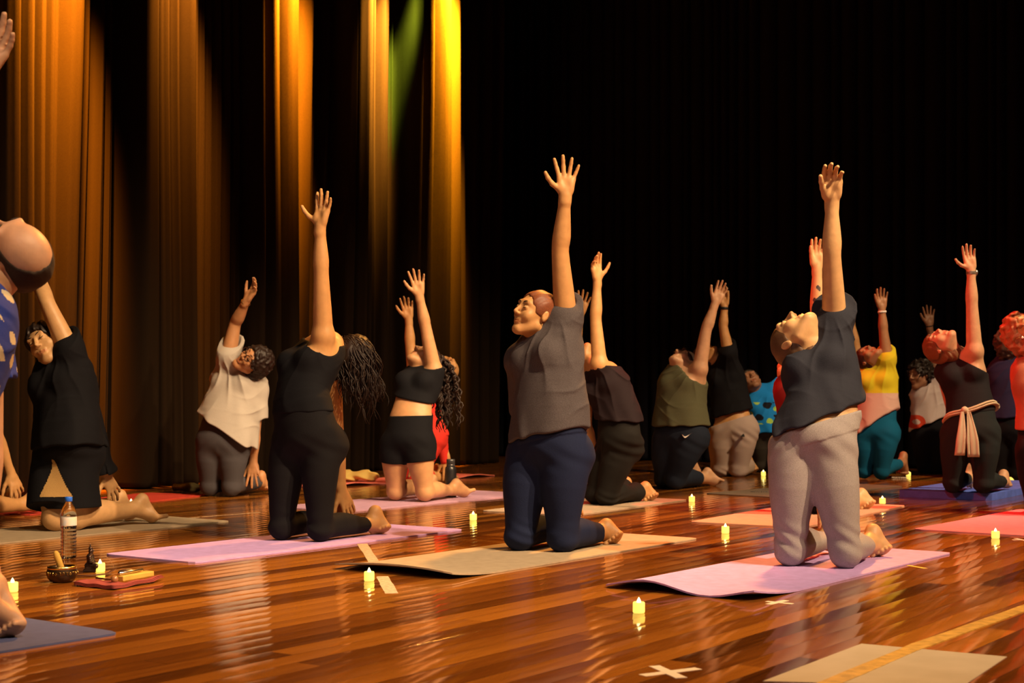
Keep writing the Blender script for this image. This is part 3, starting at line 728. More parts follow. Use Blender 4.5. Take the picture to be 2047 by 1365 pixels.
# ---------------------------------------------------------------- tape marks on the boards
tape = mat('white_tape', (.62, .60, .54), .7); tape2 = mat('old_tape', (.42, .33, .22), .7, speck=.3, nscale=60)
def strip(pts, wd, m, label, name='floor_tape', group=None, z=.0006):
    mb = MB()
    for (a, b) in pts:
        a = a*V(1, 1, 0); b = b*V(1, 1, 0); d = nz(b-a); n = V(-d[1], d[0], 0)*wd/2; ns = 10; vs = []; rs = random.Random(int(abs(a[0])*1000))
        for i in range(ns+1):
            p = lerp_(a, b, i/ns); e = 1+rs.uniform(-.08, .08); vs += [p-n*e+V(0, 0, z), p+n*e+V(0, 0, z), p-n*e+V(0, 0, .00005), p+n*e+V(0, 0, .00005)]
        fs = []
        for i in range(ns):
            k = i*4; fs += [(k, k+4, k+5, k+1), (k, k+2, k+6, k+4), (k+1, k+5, k+7, k+3)]
        fs += [(0, 1, 3, 2), (ns*4, ns*4+2, ns*4+3, ns*4+1)]; mb.add(vs, fs); z += .0003
    return props(mb.build(name, m, None, False, origin=pts[0][0]*V(1, 1, 0)), label, 'tape mark', group)
lerp_ = lambda a, b, t: a+(b-a)*t
strip([(fl(1284, 1350), fl(1396, 1336)), (fl(1308, 1331), fl(1362, 1355))], .030, tape, 'white tape cross on the boards at the bottom of the picture')
strip([(fl(1532, 1202), fl(1585, 1207)), (fl(1535, 1208), fl(1572, 1200))], .022, tape, 'small white tape cross touching the lilac mat\'s near corner')
strip([(fl(2024, 1079), fl(2060, 1079)), (fl(2030, 1076), fl(2060, 1083))], .022, tape, 'white tape scrap right of the candle by the rose mat')
strip([(fl(724, 1087), fl(752, 1130))], .045, tape2, 'cream tape strip running from the lilac mat to the beige mat')
strip([(fl(764, 1152), fl(783, 1186))], .045, tape2, 'torn cream tape strip in front of the beige mat\'s corner')
strip([(fl(1815, 1130), fl(1850, 1136))], .02, mat('yellow_tape', (.7, .5, .08), .6), 'short yellow tape mark beside the lilac mat')
# grey vinyl panel taped to the floor with a gold strip
pq = [fl(1722, 1287), fl(2013, 1313), fl(1925, 1372), fl(1525, 1362)]
mb = MB(); vs = [p+V(0, 0, .0012) for p in pq]+[p+V(0, 0, .0001) for p in pq]
mb.add(vs, [(0, 3, 2, 1), (0, 1, 5, 4), (1, 2, 6, 5), (2, 3, 7, 6), (3, 0, 4, 7)])
gp = props(mb.build('floor_panel', mat('grey_vinyl', (.30, .30, .27), .35, spec=.5, speck=.08, nscale=7), None, False, origin=pq[0]), 'grey rectangular floor panel at the bottom right corner', 'floor panel')
strip([(fl(1645, 1372), fl(1835, 1292)), (fl(1835, 1292), fl(2160, 1176))], .05, mat('gold_tape', (.40, .24, .05), .35, speck=.3, nscale=30), 'worn gold tape line crossing the grey floor panel', z=.0022)
rs = random.Random(9)
strip([(fl(80, 1118-60), fl(520, 1024))], .008, tape2, 'thin pale line on the boards beyond the taupe mat')

def strands_wavy(J, mb):
    rs = random.Random(4); C = J.head
    for i in range(430):
        # each lock leaves the scalp, follows it and then falls free
        th = rs.uniform(0, 6.28); z = rs.uniform(-.2, 1); r = math.sqrt(max(0, 1-z*z)); n0 = nz(J.U*z+J.S*math.cos(th)*r-J.F*abs(math.sin(th))*r*.8)
        p = C+J.U*.02+n0*V(.098, .098, .098); v = n0*.5+V(.5, .1, 0); pts = [p-n0*.02]; ln = rs.uniform(.10, .20) if i % 5 else rs.uniform(.20, .27)
        ph = rs.uniform(0, 6); w_ = rs.uniform(.006, .018); K = 16; bx = rs.uniform(-.05, .22)
        for k in range(K):
            t = k/K; v = nz(v+V(bx*.25, 0, -.42)); p = p+v*ln/K
            d = (p-C)/V(.1, .1, .1); m = np.linalg.norm(d)
            if m < 1: p = C+d/m*V(.1, .1, .1)
            pts.append(p+V(math.sin(ph+t*9)*w_, math.cos(ph*2+t*8)*w_*.7, math.sin(ph+t*6)*w_*.3)*min(1, t*2.5))
        mb.tube(pts, [.0029*(1-.8*(k/K)**2)+.0005 for k in range(K+1)], 5)
def strands_curly(J, mb):
    rs = random.Random(7); C = J.head
    for i in range(80):
        a = rs.uniform(-1, 1); p0 = C+J.S*a*.07+V(.05, .03, .03)*rs.uniform(.3, 1.2); ln = rs.uniform(.22, .48); ph = rs.uniform(0, 6); r = rs.uniform(.008, .014); pts = []
        dx = rs.uniform(.02, .15); dy = rs.uniform(-.02, .1)
        for k in range(31):
            t = k/30; pts.append(p0+V(dx*(1-math.exp(-4*t)), dy*t, -ln*t**1.1)+V(math.sin(ph+t*34)*r, math.cos(ph+t*34)*r, 0))
        mb.tube(pts, [.0075*(1-.6*(k/30)**3) for k in range(31)], 4)
# ---------------------------------------------------------------- who is there
BLACK = (.0045, .0045, .0065)
warm = (.48, .25, .095); fair = (.56, .33, .155); brown = (.26, .125, .065); olive = (.46, .26, .14)
black_knit = cloth('black', BLACK)
person(dict(id='grey_leggings_woman', d0=5.83, vox=.0042, tone=fair, g=.98, lg=.99, tg=.98, bust=.9, pf=(-.25, -.97, 0), cf=(-.35, -.93, .2), chk=1,
    pel=(1632, 872, .04), chest=(1645, 765, .15), neck=(1612, 698, .25), head=(1592, 680, .22), F=(-.30, .05, .95), U=(-.64, .70, -.2),
    shU=(1668, 640, .20), elU=(1663, 515, .10), wrU=(1663, 400, .05), tipU=(1664, 330, -.02), curlU=.26, spreadU=.04, gapU=.98, hsc=1.04, thumbU=-1, thU=.35,
    shD=(1614, 752, .36), elD=(1612, 850, .50), wrD=(1640, 975, .55), tipD=(1658, 1040, .55),
    kN=(1690, 1108, 0), kF=(1580, 1104, .08), aN=(1737, 1087, .36), hN=(1745, 1062, .40), bN=(1765, 1106, .40), aF=(1652, 1077, .44), hipN=(1660, 898, .03), hipF=(1586, 900, .07),
    wear=[dict(kind='tee', name='t_shirt', mat=cloth('charcoal', (.022, .024, .036)), loose=.020, hem=((1560, 866), (1735, 800)), slU=.16, slD=.6, flare=.03, amp=.009, nk=.55, seed=3, bust=1),
          dict(kind='legs', name='leggings', mat=cloth('grey_marl', (.30, .27, .27), speck=.16), band=.07, waist=((1560, 866), (1712, 822)), endN=.80, endF=.85, inf=.007, amp=.003)],
    hair=dict(col=(.10, .05, .025), th=.006)), 'person kneeling in charcoal t-shirt and light grey leggings, left arm raised')
person(dict(id='navy_leggings_woman', d0=6.43, vox=.0045, tone=warm, g=1.02, lg=1.06, tg=1.04, bust=1.0, pf=(-.60, -.80, 0), cf=(-.7, -.7, .1), chk=1,
    pel=(1098, 888, .03), chest=(1098, 745, .10), neck=(1088, 668, .16), head=(1070, 628, .10), F=(-.80, -.52, .28), U=(.25, 0, .95),
    hs=.93, shU=(1131, 640, .10), elU=(1120, 505, .05), wrU=(1130, 390, .0), tipU=(1134, 322, .0), spreadU=.36, thumbU=-1, thU=1.0, curlU=.06,
    shD=(1042, 720, .20), elD=(1060, 860, .42), wrD=(1128, 985, .46), tipD=(1158, 1042, .44),
    kN=(1125, 1080, 0), kF=(1040, 1074, .05), aN=(1203, 1070, .33), hN=(1212, 1050, .34), bN=(1232, 1083, .32), hipN=(1132, 910, 0), hipF=(1062, 908, .1), toeN='tuck',
    wear=[dict(kind='tee', name='t_shirt', mat=cloth('grey_marl_dark', (.066, .056, .060), speck=.25), loose=.022, hem=((1000, 884), (1172, 856)), slU=.20, slD=.7, flare=.02, amp=.008, nk=.40, seed=8, nf=.0, fill=.15, extra=[lambda J: seg(at(1066, 690, 6.60), at(1118, 632, 6.52), .048, .048, k=.04)]),
          dict(kind='legs', name='leggings', mat=cloth('navy', (.009, .014, .042)), band=.06, waist=((1020, 862), (1176, 836)), endN=.86, endF=.9, inf=.006)],
    hair=dict(col=(.16, .045, .016), th=.008, line=-.022, add=[lambda J: ell(J.head-J.F*.11-J.U*.04, .035, .035, .04, J.S, J.F, J.U, .02)])), 'person with auburn hair in grey marl t-shirt and navy leggings')
person(dict(id='black_tank_woman', d0=6.85, vox=.0045, tone=warm, g=.95, lg=.95, tg=1.10, pf=(-.57, -.82, 0), cf=(-.6, -.7, .4), chk=1,
    pel=(615, 872, .02), chest=(612, 755, .10), neck=(655, 688, .22), head=(702, 708, .34), F=(.35, .75, .50), U=(.60, -.35, .45),
    shU=(646, 672, .05), elU=(642, 548, .0), wrU=(640, 452, -.02), tipU=(650, 385, -.02), palmU=(-.5, -.85, .1), spreadU=.30, curlU=(-.1, .1, .06, .18), thU=1.15, thumbU=-1,
    shD=(662, 745, .28), elD=(673, 868, .38), wrD=(683, 980, .40), tipD=(700, 1024, .41), palmD=(0, .3, -.8), thumbD=-1,
    kN=(640, 1060, 0), kF=(563, 1056, .07), aN=(742, 1052, .33), hN=(750, 1023, .35), bN=(768, 1062, .36), aF=(676, 1040, .42), hF=(682, 1015, .45), hipN=(645, 890, 0), hipF=(582, 888, .07),
    wear=[dict(kind='tank', name='tank_top', mat=black_knit, loose=.004, fill=.0, hem=((530, 830), (672, 822)), top=((600, 683), (672, 694)), opU=.076, opo=-.03, nk=.5, opD=.05, seed=2),
          dict(kind='legs', name='leggings', mat=cloth('black_legging', (.006, .0055, .007)), waist=((530, 815), (672, 800)), endN=.88, endF=.8, inf=.005)],
    hair=dict(col=(.018, .009, .006), th=.012, low=.02, strands=strands_wavy)), 'person leaning back, long dark hair hanging down, black tank top and leggings')
person(dict(id='shorts_woman', d0=9.32, vox=.005, tone=(.50, .26, .12), g=.97, pf=(-.30, -.95, 0), cf=(-.3, -.85, .3), chk=1, bust=.95,
    pel=(817, 876, 0), chest=(832, 785, .10), neck=(850, 742, .2), head=(848, 722, .20), F=(-.35, -.25, .9), U=(.5, .6, .3),
    shU=(868, 742, .1), elU=(851, 655, .06), wrU=(838, 590, .02), tipU=(831, 530, 0), spreadU=.28, thumbU=-1, thU=.8,
    shD=(808, 768, .22), elD=(828, 845, .46), wrD=(838, 920, .48), tipD=(842, 955, .48),
    kN=(849, 988, 0), kF=(791, 985, .1), aN=(903, 980, .35), hN=(912, 966, .36), bN=(932, 990, .40), toeN='back', hipN=(838, 890, 0), hipF=(792, 890, .05),
    wear=[dict(kind='bra', name='sports_bra', mat=black_knit, inf=.007, loose=0, hem=((780, 792), (866, 808)), opU=.052, opo=.0, nk=.35, amp=.001),
          dict(kind='shorts', name='shorts', mat=black_knit, waist=((770, 832), (862, 830)), fr=.34, inf=.006)],
    hair=dict(col=(.018, .008, .005), th=.016, strands=strands_curly)), 'person with bare midriff in black sports top and black shorts beside a dark flask')
def glasses(J, body):
    h = 1.; q = lambda s, f, u: J.head+J.S*s+J.F*f+J.U*u; mb = MB()
    for s_ in (-1, 1):
        pts = [q(s_*.033+.023*math.cos(a), .104-.1*abs(math.cos(a))*.05, .010+.018*math.sin(a)) for a in np.linspace(0, 2*math.pi, 15)]
        mb.tube(pts, .0026, 5); mb.tube([q(s_*.056, .10, .014), q(s_*.072, .06, .014), q(s_*.080, -.005, .012)], .002, 5)
    mb.tube([q(-.011, .106, .014), q(.011, .106, .014)], .0024, 5)
    mb.build('eyeglasses', mat('glasses_frame', (.03, .008, .006), .25, spec=.6), body)
person(dict(id='white_tee_woman', d0=9.86, vox=.005, tone=(.42, .20, .09), g=1.06, tg=1.08, pf=(-.15, -.98, 0), cf=(-.25, -.9, .3), chk=1,
    pel=(447, 880, 0), chest=(470, 785, .08), neck=(483, 740, .12), head=(507, 722, -.04), F=(-.42, -.82, .38), U=(.85, -.2, .45),
    shU=(456, 712, 0), elU=(470, 648, 0), wrU=(493, 601, -.1), tipU=(516, 566, -.12), curlU=.30, spreadU=.18, thumbU=-1, palmU=(-.5, -.6, .4),
    shD=(514, 780, .08), elD=(509, 862, .08), wrD=(506, 925, .08), tipD=(508, 972, .04), palmD=(0, .8, 0), spreadD=.35, thumbD=-1,
    kN=(463, 976, 0), kF=(420, 975, .05), shin=(.3, .95, 0), hipN=(468, 888, 0), hipF=(425, 888, .03),
    wear=[dict(kind='tee', name='t_shirt', mat=cloth('white', (.40, .36, .32), speck=.05), loose=.045, hem=((385, 815), (498, 886)), slU=.42, slD=.68, flare=.02, amp=.011, nk=.6, seed=5),
          dict(kind='legs', name='leggings', mat=cloth('slate', (.060, .055, .062)), waist=((380, 800), (500, 862)), endN=.95, endF=.95)],
    acc=[glasses, band('bracelet', mat('gold', (.8, .5, .2), .3, metal=1), 'elU', 'wrU', .92, .030, .008)],
    hair=dict(col=(.015, .007, .005), th=.022, curly=160, amp=.005, add=[lambda J: ell(J.head-J.F*.05-J.U*.02, .095, .07, .10, J.S, J.F, J.U, .03)])), 'person with glasses and dark hair bending sideways in a white t-shirt by the curtain')
person(dict(id='black_trousers_woman', d0=9.04, vox=.005, tone=warm, g=.94, lg=1.0, pf=(-.8, -.6, 0), cf=(-.7, -.5, .5), chk=1,
    pel=(1238, 880, 0), chest=(1222, 790, .08), neck=(1192, 738, .12), head=(1152, 722, .22), F=(-.3, .0, .95), U=(-.9, .2, -.2),
    shU=(1198, 728, 0), elU=(1191, 640, 0), wrU=(1194, 560, 0), tipU=(1189, 506, -.02), palmU=(.6, -.75, 0), thumbU=1, spreadU=.12, curlU=(.1, .2, .35, .5), thU=.9,
    shD=(1172, 765, .16), elD=(1172, 848, .22), wrD=(1190, 915, .30), tipD=(1202, 955, .32),
    kN=(1213, 990, 0), kF=(1192, 988, .1), aN=(1272, 985, .33), hN=(1290, 972, .35), bN=(1306, 996, .36), hipN=(1246, 895, 0), hipF=(1225, 895, .12),
    wear=[dict(kind='tank', name='tank_top', mat=cloth('dark_plum', (.014, .008, .010)), loose=.030, hem=((1165, 838), (1290, 842)), top=((1165, 738), (1228, 730)), opU=.058, opo=.01, nk=.55, opD=.05, amp=.008, seed=9),
          dict(kind='legs', name='trousers', mat=cloth('black_trouser', (.009, .008, .007)), waist=((1165, 818), (1290, 824)), endN=.99, endF=.99, loose=.006, flare=.02, amp=.006)]), 'person seen behind navy leggings, dark sleeveless top and black flared trousers, arm raised')
person(dict(id='hidden_woman', d0=10.5, vox=.006, tone=warm, pel=(1120, 885, 0), chest=(1118, 810, .08), neck=(1120, 765, .12), head=(1110, 735, .15), F=(-.4, -.3, .8), U=(.5, .1, .5),
    shU=(1145, 760, 0), elU=(1150, 690, 0), wrU=(1160, 627, 0), tipU=(1172, 576, 0), thumbU=-1, spreadU=.26,
    shD=(1095, 780, .15), elD=(1105, 850, .3), wrD=(1120, 915, .35), tipD=(1130, 950, .38), kN=(1128, 965, 0), kF=(1100, 965, .08),
    wear=[dict(kind='tee', name='t_shirt', mat=black_knit, hem=((1080, 870), (1155, 868))), dict(kind='legs', name='leggings', mat=black_knit, waist=((1080, 850), (1155, 850)))]), 'raised hand of a person hidden behind the grey marl t-shirt')
def swoosh(J, body):
    o = at(1364, 868, J.s['d0']-.19); s_ = 10.6/3000*1.2; X = V(1, .15, 0); Z = V(0, 0, 1); mb = MB(); top = []; bot = []
    for i in range(15):
        t = i/14; x = t*17; top.append(o+(X*x+Z*(-6*math.sin(min(1, t*2.2)*math.pi/2)*(1-t)*1.2+t*2.5))*s_); bot.append(o+(X*x+Z*(-6*math.sin(min(1, t*2.2)*math.pi/2)*(1-t)*1.2+t*2.5-(3.2*math.sin(math.pi*min(1, t*1.25)**.8)*(1-t)+.01)))*s_)
    logo_on(J, body, mb, top, bot)
def logo_on(J, body, mb, top, bot):
    vs = top+bot; n = len(top); bk = [p+V(0, .035, 0) for p in vs]; k = 2*n; fs = []
    for i in range(n-1): fs += [(i, i+n, i+n+1, i+1), (k+i, k+i+1, k+i+n+1, k+i+n), (i, i+1, k+i+1, k+i), (i+n, k+i+n, k+i+n+1, i+n+1)]
    mb.add(vs+bk, fs); mb.build('logo', mat('logo_white', (.75, .7, .65), .6), body, smooth=False)
person(dict(id='olive_tank_woman', d0=10.6, vox=.005, tone=(.55, .32, .18), g=1.08, lg=1.08, tg=1.12, pf=(-.6, -.8, 0), cf=(-.5, -.75, .4), chk=1,
    pel=(1360, 872, 0), chest=(1362, 790, .08), neck=(1370, 740, .14), head=(1366, 727, .16), F=(-.35, -.10, .93), U=(.65, .70, .1),
    shU=(1398, 738, 0), elU=(1411, 662, 0), wrU=(1430, 606, 0), tipU=(1448, 562, 0), thumbU=-1, spreadU=.14, gapU=1.0, thU=.7,
    shD=(1338, 765, .2), elD=(1365, 850, .38), wrD=(1385, 925, .4), tipD=(1396, 955, .4),
    kN=(1350, 960, 0), kF=(1328, 960, .1), aN=(1406, 955, .33), hN=(1414, 943, .35), bN=(1431, 966, .36), toeN='half',
    wear=[dict(kind='tank', name='tank_top', mat=cloth('olive', (.085, .085, .045)), loose=.035, hem=((1300, 852), (1418, 850)), top=((1340, 727), (1420, 775)), opU=.062, opo=.01, nk=.5, opD=.05, amp=.007, seed=4),
          dict(kind='legs', name='leggings', mat=cloth('dark_navy', (.012, .017, .030)), waist=((1300, 842), (1418, 842)), endN=.82, endF=.9)],
    acc=[glasses, swoosh], hair=dict(col=(.03, .015, .01), th=.012)), 'person with glasses in olive tank top and dark navy leggings, palm raised beside another hand')
def threebars(J, body):
    o = at(1482, 873, J.s['d0']-.20); s_ = 12.2/3000
    mb = MB()
    for i, (x, h0, h1) in enumerate(((0, 0, 2.2), (2.6, 0, 4.0), (5.2, 0, 5.8))):
        a = o+V(x*s_, 0, 0); mb.add([a+V(dx*s_+z*s_*-.35, dy, z*s_) for dy in (0, .04) for dx, z in ((0, 0), (2, 0), (2, h1), (0, h1-1.2))],
                                    [(0, 1, 2, 3), (7, 6, 5, 4), (0, 4, 5, 1), (1, 5, 6, 2), (2, 6, 7, 3), (3, 7, 4, 0)])
    mb.build('logo', mat('logo_black', (.02, .02, .02), .6), body, smooth=False)
person(dict(id='sweatpants_person', d0=12.2, vox=.0055, tone=warm, g=1.0, pf=(-.3, -.95, 0), cf=(-.3, -.85, .4), chk=1, bust=.6,
    pel=(1466, 858, 0), chest=(1455, 775, .08), neck=(1440, 725, .12), head=(1412, 712, .16), F=(-.3, -.4, .85), U=(-.7, .2, .5),
    shU=(1456, 705, 0), elU=(1446, 655, 0), wrU=(1448, 612, 0), tipU=(1443, 567, 0), thumbU=1, spreadU=.04, gapU=.95, thU=.2,
    shD=(1418, 765, .18), elD=(1440, 830, .35), wrD=(1475, 900, .4), tipD=(1490, 930, .42),
    kN=(1476, 936, 0), kF=(1440, 936, .05), aN=(1497, 930, .34), hN=(1496, 917, .37), bN=(1507, 945, .38),
    wear=[dict(kind='tee', name='t_shirt', mat=black_knit, loose=.03, hem=((1410, 840), (1500, 818)), slU=.3, slD=.6, nk=.5, amp=.006),
          dict(kind='legs', name='sweatpants', mat=cloth('beige', (.36, .28, .24), speck=.08), waist=((1425, 852), (1505, 828)), endN=.93, endF=.95, loose=.013, amp=.005, inf=.01)],
    acc=[band('wristband', mat('band_black', (.01, .01, .01), .6), 'elU', 'wrU', .90, .030, .022), threebars], hair=dict(col=(.03, .012, .008), th=.014, add=[lambda J: ell(J.head-J.U*.05-J.F*.07, .07, .06, .09, J.S, J.F, J.U, .03)])), 'person in black t-shirt and baggy beige sweatpants, bare foot, black wristband')
def tee_print(J, c):
    d = c-J.chest; x = d@J.cs; z = d[:, 2]; f = d@J.cfr; mi = np.zeros(len(c), int)
    a = (np.sin(x*50+z*20)+np.sin(z*64-x*15)+np.sin(x*31-z*41+1)); near = (f > 0) & (np.abs(x) < .12) & (z < .05) & (z > -.14)
    mi[near & (a > 1.0)] = 1; mi[near & (a < -1.3)] = 2; return mi
person(dict(id='turquoise_tee_person', d0=12.8, vox=.0055, tone=brown, g=1.02, tg=1.1, pf=(-.35, -.94, 0), cf=(-.2, -.95, .2), chk=1,
    pel=(1540, 862, 0), chest=(1527, 815, .02), neck=(1512, 785, .05), head=(1501, 763, .02), F=(-.1, -.75, .62), U=(-.35, .5, .8),
    shU=(1543, 785, 0), elU=(1585, 750, .05), wrU=(1618, 700, .05), tipU=(1640, 665, .05),
    shD=(1500, 808, .1), elD=(1512, 860, .28), wrD=(1535, 915, .35), tipD=(1548, 940, .35), kN=(1548, 925, 0), kF=(1520, 925, .05),
    wear=[dict(kind='tee', name='t_shirt', mat=cloth('turquoise', (.010, .20, .58), speck=.05), mats=[cloth('print_black', (.01, .012, .02)), cloth('print_lime', (.32, .55, .10))], mi=tee_print, loose=.03, hem=((1485, 868), (1565, 862)), slU=.5, slD=.3, nk=.4, amp=.006),
          dict(kind='legs', name='leggings', mat=cloth('dark_olive', (.035, .03, .024)), waist=((1490, 850), (1570, 848)), endN=.95, endF=.95)],
    hair=dict(col=(.012, .007, .005), th=.012)), 'person tilting head back in turquoise t-shirt with a dark and lime print')
def tattoo(J, c, mi):
    a, b = J.elU, J.wrU; d = c-a; n = nz(b-a); u = d@n; r = np.linalg.norm(d-u[:, None]*n, axis=1)
    m = (r < .06) & (u > .03) & (u < .22) & (np.sin(u*90)+np.sin(d[:, 0]*120+u*50)+np.sin(d[:, 1]*100) > 1.1); mi = mi.copy(); mi[m] = 4; return mi
person(dict(id='tattooed_woman', d0=8.4, vox=.005, tone=fair, g=1.05, tg=1.1, bmi=tattoo, bmats=[mat('tattoo_ink', (.04, .03, .03), .5)], chk=1,
    pel=(1618, 895, 0), chest=(1610, 800, .08), neck=(1598, 752, .12), head=(1585, 742, .2), F=(-.5, -.3, .8), U=(.2, .4, .5),
    shU=(1640, 735, 0), elU=(1634, 632, 0), wrU=(1633, 535, 0), tipU=(1635, 466, 0), thumbU=-1, spreadU=.08, thU=.25, curlU=.12, gapU=.95,
    shD=(1575, 775, .15), elD=(1600, 870, .3), wrD=(1630, 960, .35), tipD=(1640, 1000, .38),
    kN=(1640, 1012, 0), kF=(1600, 1010, .1), aN=(1706, 1004, .33), hN=(1722, 986, .36), bN=(1739, 1014, .36), shin=(.3, .95, 0),
    wear=[dict(kind='tank', name='tank_top', mat=cloth('red', (.12, .010, .010)), loose=.02, hem=((1560, 880), (1680, 878)), opU=.058, nk=.5, opD=.05),
          dict(kind='legs', name='leggings', mat=black_knit, waist=((1560, 865), (1680, 865)), endN=.8, endF=.85)],
    hair=dict(col=(.10, .03, .015), th=.010)), 'person with tattooed raised forearm, mostly hidden behind the charcoal t-shirt')
def top_mi(J, c):
    d = c-J.pel; mi = np.zeros(len(c), int); z = d[:, 2]
    mi[z > .30] = 1; return mi
person(dict(id='teal_leggings_woman', d0=11.8, vox=.005, tone=(.36, .17, .08), g=.98, pf=(-.5, -.87, 0), cf=(-.4, -.85, .3), chk=1,
    pel=(1752, 862, 0), chest=(1755, 778, .06), neck=(1748, 735, .1), head=(1737, 716, .08), F=(-.25, -.42, .87), U=(-.5, .5, .2),
    shU=(1773, 718, 0), elU=(1766, 662, 0), wrU=(1763, 617, 0), tipU=(1763, 568, 0), thumbU=-1, spreadU=.14, thU=.5,
    shD=(1722, 750, .15), elD=(1730, 820, .3), wrD=(1750, 890, .36), tipD=(1758, 920, .38),
    kN=(1762, 942, 0), kF=(1727, 942, .08), aN=(1802, 925, .32), hN=(1806, 910, .35), bN=(1807, 950, .38), air=1,
    wear=[dict(kind='tee', name='t_shirt', mat=cloth('pale_pink', (.58, .36, .30), speck=.05), mats=[cloth('yellow', (.62, .50, .02), speck=.05)], mi=top_mi, loose=.03, hem=((1715, 868), (1790, 822)), slU=.28, slD=.5, nk=.5, amp=.007, seed=6),
          dict(kind='legs', name='leggings', mat=cloth('teal', (.004, .095, .19)), waist=((1715, 835), (1790, 812)), endN=.86, endF=.9)],
    acc=[band('wristband', mat('band_white', (.8, .75, .7), .5), 'elU', 'wrU', .86, .031, .016)], hair=dict(col=(.05, .012, .008), th=.012)), 'person in yellow and pale pink top with teal leggings, white wristband on raised arm')
person(dict(id='salmon_shorts_person', d0=12.7, vox=.006, tone=warm, g=1.0, pel=(1712, 862, 0), chest=(1714, 805, .06), neck=(1716, 760, .1), head=(1716, 738, .14), F=(-.3, -.3, .9), U=(.1, .6, .4), chk=1,
    shU=(1722, 748, 0), elU=(1711, 692, 0), wrU=(1702, 642, 0), tipU=(1698, 600, 0), thumbU=-1, spreadU=.3, shD=(1700, 770, .1), elD=(1705, 830, .25), wrD=(1715, 895, .3), tipD=(1722, 925, .32),
    kN=(1722, 925, 0), kF=(1695, 925, .05), wear=[dict(kind='tank', name='tank_top', mat=cloth('salmon', (.60, .24, .17)), loose=.015, hem=((1685, 850), (1745, 850)), opU=.055, nk=.4, opD=.05),
          dict(kind='shorts', name='shorts', mat=cloth('salmon', (.60, .24, .17)), waist=((1685, 835), (1745, 835)), fr=.3)], hair=dict(col=(.08, .02, .012), th=.014)), 'person with spread raised fingers between the charcoal t-shirt and the yellow top')
person(dict(id='curly_white_tee_person', d0=12.6, vox=.0055, tone=brown, g=.95, tg=1.05, pf=(-.3, -.95, 0), cf=(-.3, -.9, .1), chk=1, bust=.4,
    pel=(1868, 860, 0), chest=(1862, 800, .03), neck=(1852, 770, .04), head=(1840, 750, 0), F=(-.86, -.45, -.05), U=(-.1, .0, 1),
    shU=(1872, 760, 0), elU=(1866, 705, .02), wrU=(1858, 650, 0), tipU=(1856, 607, 0), thumbU=-1, spreadU=.26, curlU=.05,
    shD=(1840, 790, .1), elD=(1835, 845, .2), wrD=(1850, 905, .3), tipD=(1858, 935, .34), kN=(1876, 925, 0), kF=(1850, 925, .05),
    wear=[dict(kind='tee', name='t_shirt', mat=cloth('white_cool', (.50, .42, .40), speck=.05), mats=[cloth('emblem_red', (.5, .05, .02))], mi=lambda J, c: ((np.hypot(c[:, 0]-at(1829, 843, 12.6)[0], c[:, 2]-at(1829, 843, 12.6)[2]) < .06) & (np.hypot(c[:, 0]-at(1829, 843, 12.6)[0], c[:, 2]-at(1829, 843, 12.6)[2]) > .022)).astype(int), loose=.045, hem=((1818, 862), (1900, 828)), slU=.35, slD=.6, nk=.45, amp=.009),
          dict(kind='legs', name='trousers', mat=black_knit, waist=((1825, 845), (1900, 825)), endN=.97, endF=.97, loose=.012)],
    acc=[band('bracelet', mat('band_black', (.01, .01, .01), .6), 'elU', 'wrU', .97, .028, .008)],
    hair=dict(col=(.015, .009, .006), th=.026, curly=120, amp=.010)), 'person with dark curly hair in profile, white t-shirt with red emblem')
def sash(J, body):
    m = cloth('cream', (.62, .52, .36), speck=.05); d = J.s['d0']; mb = MB(); g = J.g
    # band round the waist, knot and two hanging ends
    c = bez_t(J, .20); pts = []
    for i in range(29):
        a = 2*math.pi*i/28; pts.append(c+J.ps*math.cos(a)*.158*g+J.pfr*math.sin(a)*.118*g+J.sp1*(.030*math.cos(a)+.010*math.sin(3*a)))
    mb.tube(pts, .024, 8, flat=.3, up=J.sp1); mb.tube([p+J.sp1*.018 for p in pts], .012, 6, flat=.6, up=J.sp1)
    k = c+J.pfr*.128*g-J.ps*.035
    mb.lathe(k-V(0, 0, .02), [(.006, 0), (.020, .008), (.024, .02), (.018, .034), (.005, .042)], 12)
    for dx, ln, w_ in ((-.020, .275, .030), (.018, .285, .034)):
        rows = []; n = 12
        for i in range(n+1):
            t = i/n; o = k+V(dx*(1+1.2*t)+.008*t, -.02-.02*math.sin(t*3), -.01-ln*t); rows.append((o, .35*w_+w_*.75*min(1, t*1.6)))
        vs = []; fs = []
        for o, ww in rows:
            for j in range(7):
                a = j/6*2-1; vs.append(o+V(a*ww, -.008*math.sin(a*7+dx*99), 0))
            for j in range(7):
                a = j/6*2-1; vs.append(o+V(a*ww, -.008*math.sin(a*7+dx*99)+.006, 0))
        for i in range(n):
            for j in range(6):
                a = i*14+j; fs += [(a, a+1, a+15, a+14), (a+7, a+21, a+22, a+8)]
            a = i*14; fs += [(a, a+14, a+21, a+7), (a+6, a+13, a+27, a+20)]
        a = n*14; fs.append(tuple(range(a, a+7))+tuple(range(a+13, a+6, -1))); mb.add(vs, fs)
    mb.build('waist_sash', m, body)
def watch(J, body):
    a, b = J.elU, J.wrU; c = lerp(a, b, .93); n = nz(b-a); mb = MB(); m = mat('watch_steel', (.55, .5, .42), .3, metal=.8)
    mb.lathe(c-n*.011, [(.027, 0), (.030, .001), (.031, .005), (.029, .011), (.031, .017), (.030, .021), (.027, .022)], 20, n, cap=False)
    x = nz(np.cross(n, V(0, 1, 0))); x = x if x[0] > 0 else -x
    mb.lathe(c+x*.027, [(.016, 0), (.018, .002), (.018, .010), (.015, .012)], 20, x); mb.build('wristwatch', m, body)
